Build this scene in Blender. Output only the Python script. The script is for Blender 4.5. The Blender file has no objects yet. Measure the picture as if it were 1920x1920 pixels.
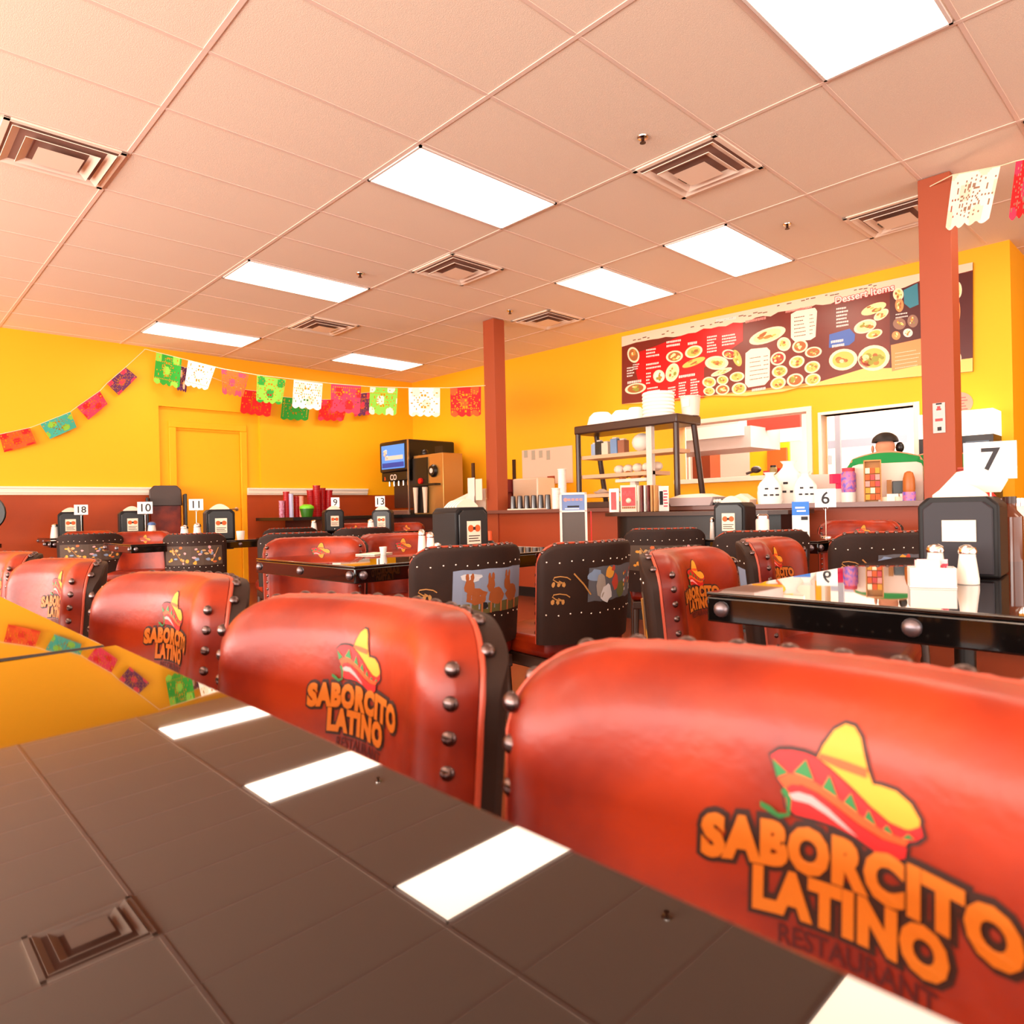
import bpy, bmesh, math, random
from mathutils import Vector, Matrix
from mathutils.geometry import tessellate_polygon
R = math.radians
PI = math.pi
random.seed(7)
scn = bpy.context.scene
COL = scn.collection

# ------------------------------------------------------------------ camera
CZ = 0.92
FPX = 1301.94
CAMR = ((0.72388753, -0.68956548, -0.02205204), (0.01704818, -0.01407507, 0.9997556), (0.68970734, 0.72408655, -0.00156707))
cd = bpy.data.cameras.new('camera')
cam = bpy.data.objects.new('camera', cd)
COL.objects.link(cam)
m = Matrix(((CAMR[0][0], CAMR[1][0], -CAMR[2][0]), (CAMR[0][1], CAMR[1][1], -CAMR[2][1]), (CAMR[0][2], CAMR[1][2], -CAMR[2][2])))
cam.matrix_world = Matrix.Translation((0, 0, CZ)) @ m.to_4x4()
cd.sensor_width = 36
cd.lens = 36 * FPX / 1920
cd.clip_start = 0.02
cd.dof.use_dof = True
cd.dof.focus_distance = 3.4
cd.dof.aperture_fstop = 7.0
scn.camera = cam
CENTER = None

def ray(u, v):
    a, b = (u - 960) / FPX, -(v - 960) / FPX
    return Vector([a * CAMR[0][k] + b * CAMR[1][k] + CAMR[2][k] for k in range(3)])
def W(u, v, x=None, y=None, z=None, d=None):
    r = ray(u, v)
    if d is not None: t = d
    elif z is not None: t = (z - CZ) / r.z
    elif x is not None: t = x / r.x
    else: t = y / r.y
    return Vector((0, 0, CZ)) + r * t
def G(u, d):
    """ground position at depth d in the direction of column u"""
    p = W(u, 960, d=d)
    return Vector((p.x, p.y, 0))

# ------------------------------------------------------------------ world and light
wd = bpy.data.worlds.new('world'); scn.world = wd; wd.use_nodes = True
wd.node_tree.nodes['Background'].inputs[0].default_value = (1.0, 0.93, 0.85, 1)
wd.node_tree.nodes['Background'].inputs[1].default_value = 1.0
def area(name, loc, rot, sx, sy, power, color):
    l = bpy.data.lights.new(name, 'AREA'); l.shape = 'RECTANGLE'; l.size = sx; l.size_y = sy
    l.energy = power; l.color = color
    o = bpy.data.objects.new(name, l); COL.objects.link(o)
    o.location = loc; o.rotation_euler = rot
    return o
area('daylight', (-4.4, 2.6, 1.45), (0, R(-126), 0), 2.0, 12.0, 920, (1, .93, .86))      # storefront windows on the left
area('daylight', (1.5, -4.4, 1.45), (R(118), 0, 0), 9.0, 2.0, 220, (1, .93, .86))       # storefront windows behind
area('kitchen_light', (9.0, 3.2, 2.9), (0, 0, 0), 3.0, 3.0, 260, (1, .93, .85))
scn.view_settings.view_transform = 'Standard'
scn.view_settings.look = 'None'
scn.view_settings.exposure = 0.36
scn.view_settings.gamma = 1
scn.view_settings.use_curve_mapping = False
scn.cycles.max_bounces = 8
scn.cycles.sample_clamp_indirect = 6

# ------------------------------------------------------------------ materials
def lin(c):
    return tuple((x / 255 / 12.92) if x / 255 <= .04045 else ((x / 255 + .055) / 1.055) ** 2.4 for x in c)
MC = {}
def mat(name, rgb=None, rough=.5, metal=0, coat=0, emit=0, noise=0, nscale=8, bump=0, bscale=60, trans=0, ior=1.5, spec=.5, rgb2=None, alpha=1, sheen=0):
    if name in MC: return MC[name]
    assert rgb is not None, name
    ma = bpy.data.materials.new(name); ma.use_nodes = True
    nt = ma.node_tree; b = nt.nodes['Principled BSDF']; I = b.inputs
    c = lin(rgb)
    I['Base Color'].default_value = (*c, 1); I['Roughness'].default_value = rough; I['Metallic'].default_value = metal
    I['Coat Weight'].default_value = coat; I['Coat Roughness'].default_value = .03; I['IOR'].default_value = ior
    I['Specular IOR Level'].default_value = spec; I['Transmission Weight'].default_value = trans
    I['Alpha'].default_value = alpha
    if emit:
        I['Emission Color'].default_value = (*c, 1); I['Emission Strength'].default_value = emit
    if noise or bump:
        tc = nt.nodes.new('ShaderNodeTexCoord')
        def nz(s, det=4):
            n = nt.nodes.new('ShaderNodeTexNoise'); n.inputs['Scale'].default_value = s; n.inputs['Detail'].default_value = det
            nt.links.new(tc.outputs['Object'], n.inputs['Vector']); return n
        if noise:
            n = nz(nscale); r = nt.nodes.new('ShaderNodeValToRGB')
            c2 = lin(rgb2) if rgb2 else tuple(x * (1 - noise) for x in c)
            r.color_ramp.elements[0].position = .35; r.color_ramp.elements[1].position = .65
            r.color_ramp.elements[0].color = (*c2, 1); r.color_ramp.elements[1].color = (*c, 1)
            nt.links.new(n.outputs['Fac'], r.inputs[0]); nt.links.new(r.outputs[0], I['Base Color'])
        if bump:
            n = nz(bscale, 3); bp = nt.nodes.new('ShaderNodeBump'); bp.inputs['Strength'].default_value = bump; bp.inputs['Distance'].default_value = .002
            nt.links.new(n.outputs['Fac'], bp.inputs['Height']); nt.links.new(bp.outputs[0], I['Normal'])
    MC[name] = ma
    return ma

M_WALL = mat('yellow_paint', (255, 181, 0), .6)
M_TILE = mat('ceiling_tile', (248, 229, 208), .9, noise=.10, nscale=220, bump=.6, bscale=260)
M_BAR = mat('ceiling_grid_metal', (236, 210, 194), .5)
M_LIGHT = mat('light_panel', (255, 226, 200), .5, emit=9)
M_WAIN = mat('wainscot_paint', (174, 66, 12), .5, noise=.12, nscale=3)
M_COLUMN = mat('column_paint', (158, 68, 32), .55)
M_RAIL = mat('white_trim', (250, 232, 215), .45)
M_FLOOR = mat('floor_tile', (128, 58, 34), .25, noise=.3, nscale=2)
M_RED = mat('red_leather', (158, 46, 10), .36, spec=.34, noise=.3, nscale=6, bump=.25, bscale=60, rgb2=(96, 12, 4))
M_PIPE = mat('red_leather_braid', (176, 66, 40), .5)
M_BROWN = mat('brown_leather', (44, 24, 16), .6, spec=.25, noise=.2, nscale=12, bump=.2, bscale=120)
M_STUD = mat('pewter_stud', (104, 86, 84), .28, metal=1)
M_TACK = mat('silver_tack', (235, 225, 210), .25, metal=.8)
M_BLACK = mat('black_gloss', (9, 7, 7), .06, spec=.6, coat=.4)
M_TOP = mat('black_mirror_top', (24, 10, 4), .02, spec=.6, ior=1.5, coat=.5)
M_DARK = mat('dark_plastic', (20, 15, 16), .5, spec=.25)
M_DARKW = mat('dark_wood', (58, 34, 24), .35)
M_BLK = mat('black_plastic', (16, 14, 14), .35)
M_COUNTER = mat('counter_laminate', (116, 72, 62), .3)
M_CREAM = mat('napkin_paper', (240, 216, 194), .8)
M_WHITE = mat('white_plastic', (234, 222, 214), .4)
M_FOAM = mat('white_foam', (252, 244, 234), .7)
M_CHROME = mat('chrome', (210, 200, 192), .15, metal=1)
M_STEEL = mat('stainless_steel', (190, 178, 168), .28, metal=.9)
M_GREEN = mat('green_cloth', (0, 132, 62), .8)
M_SKIN = mat('skin', (205, 140, 110), .6)
M_HAIR = mat('dark_hair', (22, 16, 14), .6)
M_KITCH = mat('kitchen_wall', (250, 232, 215), .6)
M_ORANGE = mat('orange_paint', (206, 84, 10), .6)
M_REDP = mat('red_plastic', (206, 20, 14), .35)
M_GLASS = mat('clear_glass', (255, 255, 255), .02, trans=1, ior=1.02, spec=.2)
M_CLEARP = mat('clear_acrylic', (255, 255, 255), .05, trans=1, ior=1.05)
M_INK = mat('black_ink', (24, 18, 26), .6)

# ------------------------------------------------------------------ mesh helper
class MB:
    def __init__(s): s.v = []; s.f = []; s.mi = []; s.mats = []; s.cur = 0
    def m(s, ma):
        if ma not in s.mats: s.mats.append(ma)
        s.cur = s.mats.index(ma); return s
    def add(s, vs, fs, T=None):
        o = len(s.v)
        for p in vs:
            p = Vector(p); s.v.append(tuple(T @ p) if T is not None else tuple(p))
        for f in fs: s.f.append([o + i for i in f]); s.mi.append(s.cur)
        return s
    def box(s, x0, x1, y0, y1, z0, z1, T=None):
        return s.add([(x0,y0,z0),(x1,y0,z0),(x1,y1,z0),(x0,y1,z0),(x0,y0,z1),(x1,y0,z1),(x1,y1,z1),(x0,y1,z1)],
                     [(0,3,2,1),(4,5,6,7),(0,1,5,4),(1,2,6,5),(2,3,7,6),(3,0,4,7)], T)
    def cbox(s, c, d, T=None):
        return s.box(c[0]-d[0]/2, c[0]+d[0]/2, c[1]-d[1]/2, c[1]+d[1]/2, c[2]-d[2]/2, c[2]+d[2]/2, T)
    def lathe(s, prof, n=20, c=(0,0,0), T=None):
        vs = []; fs = []
        for r, z in prof:
            for k in range(n):
                a = 2*PI*k/n; vs.append((c[0]+r*math.cos(a), c[1]+r*math.sin(a), c[2]+z))
        for i in range(len(prof)-1):
            for k in range(n):
                fs.append((i*n+k, i*n+(k+1)%n, (i+1)*n+(k+1)%n, (i+1)*n+k))
        fs.append(tuple(range(n-1, -1, -1))); fs.append(tuple((len(prof)-1)*n+k for k in range(n)))
        return s.add(vs, fs, T)
    def cyl(s, c, r, h, n=20, T=None): return s.lathe([(r,0),(r,h)], n, c, T)
    def ball(s, c, r, n=12, m_=7, sz=1, T=None):
        pr = [(max(r*math.sin(PI*i/m_), 1e-4), -r*sz*math.cos(PI*i/m_)) for i in range(m_+1)]
        return s.lathe(pr, n, c, T)
    def dome(s, r, n=12, T=None):
        pr = [(r, -r*.2), (r, 0)] + [(max(r*math.cos(R(a)), 1e-4), r*.75*math.sin(R(a))) for a in (20, 40, 60, 78, 90)]
        return s.lathe(pr, n, (0,0,0), T)
    def tube(s, pts, r, n=8, closed=False):
        pts = [Vector(p) for p in pts]; vs = []; fs = []; N = len(pts); up = Vector((0,0,1))
        rr = r if isinstance(r, (list, tuple)) else [r]*N
        for i, p in enumerate(pts):
            d = (pts[min(i+1, N-1)] - pts[max(i-1, 0)])
            if d.length < 1e-9: d = Vector((0,0,1))
            d.normalize()
            a = d.cross(up)
            if a.length < .05: a = d.cross(Vector((0,1,0)))
            a.normalize(); b = d.cross(a)
            for k in range(n):
                t = 2*PI*k/n; vs.append(p + (a*math.cos(t) + b*math.sin(t))*rr[i])
        for i in range(N-1):
            for k in range(n): fs.append((i*n+k, i*n+(k+1)%n, (i+1)*n+(k+1)%n, (i+1)*n+k))
        fs.append(tuple(range(n-1,-1,-1))); fs.append(tuple((N-1)*n+k for k in range(n)))
        return s.add(vs, fs)
    def poly(s, pts, T=None):
        """flat polygon of 3D points, triangulated (may be concave)"""
        pts = [Vector(p) for p in pts]
        return s.add(pts, [tuple(t) for t in tessellate_polygon([pts])], T)
    def prism(s, pts2, y0, y1, T=None):
        """polygon in (x,z) extruded along y"""
        n = len(pts2); a = [Vector((p[0], y0, p[1])) for p in pts2]; b = [Vector((p[0], y1, p[1])) for p in pts2]
        tri = [tuple(t) for t in tessellate_polygon([a])]
        fs = tri + [tuple(n+i for i in reversed(t)) for t in tri] + [(i, (i+1)%n, n+(i+1)%n, n+i) for i in range(n)]
        return s.add(a+b, fs, T)
    def grid(s, nx, ny, fn, keep=None):
        vs = [fn(i/nx, j/ny) for j in range(ny+1) for i in range(nx+1)]
        fs = [(j*(nx+1)+i, j*(nx+1)+i+1, (j+1)*(nx+1)+i+1, (j+1)*(nx+1)+i) for j in range(ny) for i in range(nx) if keep is None or keep((i+.5)/nx, (j+.5)/ny)]
        return s.add(vs, fs)
    def mesh(s, name, smooth=True, recalc=True):
        me = bpy.data.meshes.new(name); me.from_pydata(s.v, [], s.f)
        for ma in s.mats: me.materials.append(ma)
        for p, i in zip(me.polygons, s.mi): p.material_index = i
        if recalc:
            bm = bmesh.new(); bm.from_mesh(me); bmesh.ops.recalc_face_normals(bm, faces=bm.faces); bm.to_mesh(me); bm.free()
        if smooth:
            me.polygons.foreach_set('use_smooth', [True]*len(me.polygons)); me.set_sharp_from_angle(angle=R(38))
        me.update(); return me

def link(name, me, parent=None, loc=None, rz=None, bev=0):
    o = bpy.data.objects.new(name, me); COL.objects.link(o)
    if parent is not None: o.parent = parent
    if loc is not None: o.location = loc
    if rz is not None: o.rotation_euler = (0, 0, rz)
    if bev:
        b = o.modifiers.new('bevel', 'BEVEL'); b.width = bev; b.segments = 3; b.limit_method = 'ANGLE'; b.angle_limit = R(40)
    return o
def part(name, mb, parent=None, bev=0, smooth=True, loc=None, rz=None, label=None, recalc=True):
    o = link(name, mb.mesh(name, smooth, recalc), parent, loc, rz, bev)
    if label: o['label'] = label
    return o
def tag(o, label, cat, group=None, kind=None):
    o['label'] = label; o['category'] = cat
    if group: o['group'] = group
    if kind: o['kind'] = kind
    return o
def thing(name, label, cat, loc=(0,0,0), rz=0, group=None):
    o = bpy.data.objects.new(name, None); COL.objects.link(o); o.location = loc; o.rotation_euler = (0, 0, rz)
    o.empty_display_size = .05
    return tag(o, label, cat, group)
def dup(root, loc, rz, label, group=None, scale=None):
    r = root.copy(); COL.objects.link(r); r.location = loc; r.rotation_euler = (0, 0, rz); r['label'] = label
    if group: r['group'] = group
    if scale: r.scale = scale
    for ch in list(root.children):
        c = ch.copy(); COL.objects.link(c); c.parent = r
        for g in list(ch.children):
            d = g.copy(); COL.objects.link(d); d.parent = c
    return r
def struct(name, mb, bev=0, smooth=False, label=None):
    o = part(name, mb, None, bev, smooth); o['kind'] = 'structure'
    if label: o['label'] = label
    return o
def text_mb(mb, s, size, fn, align='CENTER', offset=0, space=1.0, shear=0):
    """letters as geometry: fn maps flat (x, y) to a 3D point"""
    c = bpy.data.curves.new('lettering', 'FONT'); c.body = s; c.size = size; c.align_x = align; c.offset = offset
    c.space_character = space; c.resolution_u = 3; c.fill_mode = 'FRONT'; c.shear = shear
    o = bpy.data.objects.new('lettering', c); COL.objects.link(o)
    me = bpy.data.meshes.new_from_object(o.evaluated_get(bpy.context.evaluated_depsgraph_get()))
    mb.add([fn(v.co.x, v.co.y) for v in me.vertices], [tuple(p.vertices) for p in me.polygons])
    bpy.data.objects.remove(o); bpy.data.curves.remove(c); bpy.data.meshes.remove(me)

# ------------------------------------------------------------------ room shell
H = 3.091
FT = .3048
GX, GY = .0106, 2.0681               # a crossing of the ceiling grid
gx = lambda i: GX + i*4*FT
gy = lambda j: GY + j*2*FT
YB = 9.50
A0 = Vector((6.81, 9.50, 0)); AD = Vector((.02804, -.9996, 0)).normalized(); AN = Vector((-AD.y*-1, AD.x*-1, 0))
AN = Vector((-.9996, -.02804, 0)).normalized()          # into the room
def WR(a, z, off=0): p = A0 + AD*a + AN*off; return Vector((p.x, p.y, z))
def wallpx(u, v, off=0):
    """photo direction met with the counter wall (shifted into the room by off)"""
    r = ray(u, v); p0 = A0 + AN*off; c = Vector((0, 0, CZ))
    t = (p0 - c).dot(AN) / r.dot(AN); return c + r*t
def walla(u, v):
    p = wallpx(u, v); return ((p - A0).dot(AD), p.z)

X0, Y0 = -4.6, -4.6
XE = 11.5
mb = MB().m(M_FLOOR).box(X0-.2, XE, Y0-.2, YB+.2, -.1, 0); struct('floor', mb)
# ceiling: one plate with the grid bars in it
mb = MB().m(M_TILE).box(X0-.2, XE, Y0-.2, YB+.2, H, H+.1); struct('ceiling', mb)
mb = MB().m(M_BAR)
for i in range(-4, 8): mb.box(gx(i)-.012, gx(i)+.012, Y0, YB, H-.004, H+.001)
for j in range(-11, 13):
    mb.box(X0, 6.98, gy(j)-.010, gy(j)+.010, H-.003, H+.001)
for j in range(-11, -1): mb.box(6.98, XE, gy(j)-.010, gy(j)+.010, H-.003, H+.001)
struct('trim_1', mb, label='metal ceiling grid')
# back wall with door opening
DX0, DX1, DZ = 3.0, 4.0, 2.10
NX0, NX1, NZ = 2.866, 4.19, 2.36
mb = MB().m(M_WALL)
mb.box(X0-.2, NX0, YB, YB+.2, 1.22, H).box(NX1, 6.95, YB, YB+.2, 1.22, H).box(NX0, NX1, YB, YB+.2, NZ, H)
mb.box(NX0, DX0+.07, YB+.05, YB+.2, 0, NZ).box(DX1-.07, NX1, YB+.05, YB+.2, 0, NZ).box(DX0+.07, DX1-.07, YB+.05, YB+.2, 2.075, NZ)
mb.m(M_WAIN).box(X0-.2, NX0, YB, YB+.2, 0, 1.22).box(NX1-.2, 6.95, YB-.0, YB+.2, 0, 1.22)
struct('wall_back', mb)
mb = MB().m(M_WALL)
f = .09
mb.box(DX0-.01, DX0+f-.01, YB+.02, YB+.06, 0, DZ).box(DX1-f+.01, DX1+.01, YB+.02, YB+.06, 0, DZ).box(DX0-.01, DX1+.01, YB+.02, YB+.06, DZ-.0, DZ+f)
struct('trim_2', mb, .008, label='yellow door casing')
door = MB().m(M_WALL).box(DX0+.075, DX1-.075, YB+.07, YB+.12, 0, DZ-.02)
dd = struct('door_1', door, .004)
mb = MB().m(M_CHROME); mb.lathe([(.026,0),(.026,.012),(.011,.014),(.011,.05)], 14, (0,0,0), Matrix.Translation((DX1-.14, YB+.07, 1.03)) @ Matrix.Rotation(R(90), 4, 'X'))
mb.tube([(DX1-.14, YB+.025, 1.03), (DX1-.2, YB+.025, 1.03), (DX1-.26, YB+.022, 1.025)], .010)
part('door_handle', mb, dd)
mb = MB().m(M_RAIL)
for a, b in ((X0, NX0), (3.985, 5.9)):
    mb.box(a, b, YB-.035, YB+.0, 1.245, 1.30).box(a, b, YB-.05, YB, 1.295, 1.318).box(a, b, YB-.02, YB, 1.222, 1.247)
struct('trim_3', mb, .004, label='white chair rail')
# counter wall with pass-through (window_1) and doorway
def wbox(mb, a0, a1, z0, z1, o0, o1):
    p = [WR(a, z, o) for z in (z0, z1) for a, o in ((a0, o0), (a1, o0), (a1, o1), (a0, o1))]
    return mb.add(p, [(0,3,2,1),(4,5,6,7),(0,1,5,4),(1,2,6,5),(2,3,7,6),(3,0,4,7)])
aW0, zW0 = walla(1268, 800); aW1, zW1 = walla(1518, 772)
pw = dict(a0=5.03, a1=6.50, z0=1.235, z1=1.855)
dw = dict(a0=6.64, a1=7.46, z0=0.0, z1=1.80)
dw2 = dict(a0=7.60, a1=7.74, z0=0.0, z1=1.80)
AEND = 8.20
mb = MB().m(M_WALL)
T_ = .14
wbox(mb, 0, AEND, 1.86, H, 0, -T_)
wbox(mb, 0, pw['a0'], 0, 1.86, 0, -T_); wbox(mb, pw['a0'], pw['a1'], 0, pw['z0'], 0, -T_)
wbox(mb, pw['a1'], dw['a0'], 0, 1.86, 0, -T_); wbox(mb, dw['a0'], dw['a1'], dw['z1'], 1.86, 0, -T_)
wbox(mb, dw['a1'], AEND, 0, 1.86, 0, -T_)
struct('wall_right', mb)
mb = MB().m(M_KITCH); q0, q1 = -T_-.001, -T_-.015
wbox(mb, 0, 7.9, 1.86, H, q0, q1); wbox(mb, 0, pw['a0'], 0, 1.86, q0, q1); wbox(mb, pw['a0'], pw['a1'], 0, pw['z0'], q0, q1)
wbox(mb, pw['a1'], dw['a0'], 0, 1.86, q0, q1); wbox(mb, dw['a0'], dw['a1'], dw['z1'], 1.86, q0, q1); wbox(mb, dw['a1'], 7.9, 0, 1.86, q0, q1)
mb.box(7.25, 11.3, 1.441, 1.46, 0, H); struct('wall_kitchen_lining', mb)
mb = MB().m(M_WALL).box(7.04, XE, 1.30, 1.44, 0, H); struct('wall_side', mb)
mb = MB().m(M_WALL).box(XE-.02, XE+.1, Y0, 1.3, 0, H); struct('wall_far', mb)
# pass-through frame
mb = MB().m(M_RAIL)
w = .05
wbox(mb, pw['a0']-w, pw['a1']+w, pw['z1'], pw['z1']+w, .02, -T_-.02); wbox(mb, pw['a0']-w, pw['a1']+w, pw['z0']-w, pw['z0'], .05, -T_-.02)
wbox(mb, pw['a0']-w, pw['a0'], pw['z0'], pw['z1'], .02, -T_-.02); wbox(mb, pw['a1'], pw['a1']+w, pw['z0'], pw['z1'], .02, -T_-.02)
struct('window_1', mb, .004, label='serving hatch frame')
mb = MB().m(M_RAIL)
wbox(mb, dw['a0']-.03, dw['a0'], 0, dw['z1']+.03, .015, -T_-.01); wbox(mb, dw['a1'], dw['a1']+.05, 0, dw['z1']+.03, .015, -T_-.01); wbox(mb, dw['a0'], dw['a1'], dw['z1'], dw['z1']+.03, .015, -T_-.01)
struct('trim_4', mb, .004, label='pale kitchen doorway casing')
# kitchen behind
mb = MB().m(M_KITCH)
mb.box(11.3, 11.5, 1.4, 8.2, 0, H).box(7.1, 11.4, 8.0, 8.2, 0, H)
struct('wall_kitchen', mb)
# rear and left shell with storefront openings
mb = MB().m(M_WALL).box(X0-.2, X0, Y0, YB, 0, .6).box(X0-.2, X0, Y0, YB, 2.9, H)
for y in (Y0, -2.4, 1.6, 5.6): mb.box(X0-.2, X0, y, y+.15, .6, 2.9)
mb.box(X0-.2, X0, 8.9, YB, .6, 2.9)
struct('wall_left', mb)
mb = MB().m(M_WALL).box(X0, XE, Y0-.2, Y0, 0, .6).box(X0, XE, Y0-.2, Y0, 2.9, H)
for x in (X0, -1.5, 1.5, 4.5, 6.0): mb.box(x, x+.15, Y0-.2, Y0, .6, 2.9)
mb.box(6.0, XE, Y0-.2, Y0, .6, 2.9)
struct('wall_front', mb)
# columns
CX = 5.25
for n, (y0, y1) in enumerate(((5.745, 5.925), (1.285, 1.475))):
    mb = MB().m(M_COLUMN).box(CX, CX+.165, y0, y1, 0, H-.006)
    o = struct('trim_%d' % (5+n), mb, .003, label='terracotta square column')

# ------------------------------------------------------------------ ceiling fittings
def ceil_light(i, j, label, inset=.018):
    x0, x1, y0, y1 = gx(i)+inset, gx(i+1)-inset, gy(j)+inset, gy(j+1)-inset
    c = Vector(((x0+x1)/2, (y0+y1)/2, H-.004))
    t = thing('ceiling_light', label, 'ceiling light', c, 0, 'ceiling light panels')
    a, b = (x1-x0)/2, (y1-y0)/2
    part('diffuser', MB().m(M_LIGHT).box(-a+.015, a-.015, -b+.015, b-.015, -.006, .0), t)
    mb = MB().m(M_WHITE)
    for q in ((-a, a, -b, -b+.015), (-a, a, b-.015, b), (-a, -a+.015, -b, b), (a-.015, a, -b, b)): mb.box(*q, -.008, .004)
    part('frame', mb, t)
LL = [(2,-2,'bright ceiling panel cut off by the top right edge'), (2,2,'largest whole bright ceiling panel, near the centre'), (2,6,'bright ceiling panel left of the centre, second in the left row'),
      (2,10,'bright ceiling panel nearest the yellow back wall on the left'), (4,1,'bright ceiling panel nearest the right brown column'), (4,3,'bright ceiling panel above the left end of the menu board'),
      (4,10,'smallest and farthest bright ceiling panel, above the string of paper flags'),
      (2,-6,'ceiling panel behind the viewer'), (4,-3,'ceiling panel out of frame to the right'), (4,-6,'ceiling panel behind the viewer to the right'),
      (-2,2,'ceiling panel out of frame to the left'), (-2,6,'second ceiling panel out of frame to the left'), (-2,-2,'ceiling panel out of frame behind left')]
for l in LL: ceil_light(*l)
def vent(i, x0, j, label):
    c = Vector((x0+.305, gy(j)+.305, H-.004))
    t = thing('ceiling_vent', label, 'air vent', c, 0, 'square ceiling air vents')
    mbv = mat('vent_metal', (250, 228, 208), .45)
    def ring(a0, z0, a1, z1, ma):
        mb = MB().m(ma); vs = []
        for a, z in ((a0, z0), (a1, z1)):
            vs += [(-a,-a,z),(a,-a,z),(a,a,z),(-a,a,z)]
        mb.add(vs, [(k, (k+1)%4, 4+(k+1)%4, 4+k) for k in range(4)])
        return mb
    part('backing', MB().m(mat('vent_dark', (150, 112, 98), .8)).box(-.27,.27,-.27,.27,-.002,.003), t)
    fr = MB().m(mbv)
    for q in ((-.3,.3,-.3,-.265),(-.3,.3,.265,.3),(-.3,-.265,-.3,.3),(.265,.3,-.3,.3)): fr.box(*q,-.008,.002)
    part('frame', fr, t, .003)
    for a, z in ((.255, -.004), (.185, -.012)):
        mb = ring(a, z-.012, a-.045, z+.008, mbv); o = part('louvre', mb, t, smooth=False)
        s_ = o.modifiers.new('solid', 'SOLIDIFY'); s_.thickness = .004
    mb = MB().m(mbv); a = .115
    mb.add([(-a,-a,-.034),(a,-a,-.034),(a,a,-.034),(-a,a,-.034),(0,0,-.004)], [(0,1,4),(1,2,4),(2,3,4),(3,0,4),(3,2,1,0)])
    part('centre_cone', mb, t, smooth=False)
    part('damper', MB().m(M_BLK).box(.0,.1,.13,.17,-.012,-.003), t)
vent(0, gx(3), 0, 'square ceiling air vent nearest the right column, below the sprinkler head')
vent(0, gx(3), 4, 'square ceiling air vent in the middle of the ceiling')
vent(0, gx(3), 8, 'square ceiling air vent nearest the back wall, left of the left column')
vent(0, gx(5)-.62, 5, 'small square ceiling air vent just right of the left column')
vent(0, gx(1)-.61, 4, 'square ceiling air vent at the left edge of the picture')
vent(0, gx(5)-.62, -1, 'square ceiling air vent half hidden by the right column')
for u, v, l in ((1205,256,'sprinkler head above the large right vent'), (1476,420,'sprinkler head near the right column'), (675,512,'sprinkler head beside the left ceiling panels'), (956,582,'sprinkler head right of the left column top')):
    p = W(u, v, z=H)
    t = thing('sprinkler_head', l, 'sprinkler', (p.x, p.y, H-.002), 0, 'ceiling sprinkler heads')
    part('escutcheon', MB().m(M_CHROME).lathe([(.034,0),(.032,-.006),(.014,-.010)], 16), t)
    mb = MB().m(mat('sprinkler_metal', (70, 50, 44), .3, metal=1)); mb.lathe([(.010,-.01),(.008,-.03),(.018,-.034),(.018,-.037)], 12)
    part('deflector', mb, t)

# ------------------------------------------------------------------ logo
M_GOLD = mat('logo_gold', (196, 106, 12), .55); M_YEL = mat('logo_yellow', (228, 142, 24), .55)
M_LRED = mat('logo_red', (190, 3, 3), .5); M_LGR = mat('logo_green', (30, 108, 46), .5); M_LOR = mat('logo_orange', (216, 72, 6), .5)
M_LDK = mat('logo_brown', (48, 16, 6), .6); M_LPK = mat('logo_pink', (255, 150, 150), .5)
def grow(pts, d):
    c = Vector((sum(p[0] for p in pts)/len(pts), sum(p[1] for p in pts)/len(pts))); n = len(pts); out = []
    ar = sum(pts[i][0]*pts[(i+1)%n][1]-pts[(i+1)%n][0]*pts[i][1] for i in range(n)); sg = 1 if ar > 0 else -1
    for i in range(n):
        a, b, e = Vector(pts[i-1]), Vector(pts[i]), Vector(pts[(i+1)%n])
        t = ((b-a).normalized() + (e-b).normalized())
        if t.length < 1e-6: t = e-b
        t.normalize(); nrm = Vector((t.y, -t.x))*sg
        out.append(tuple(b + nrm*d))
    return out
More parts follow.
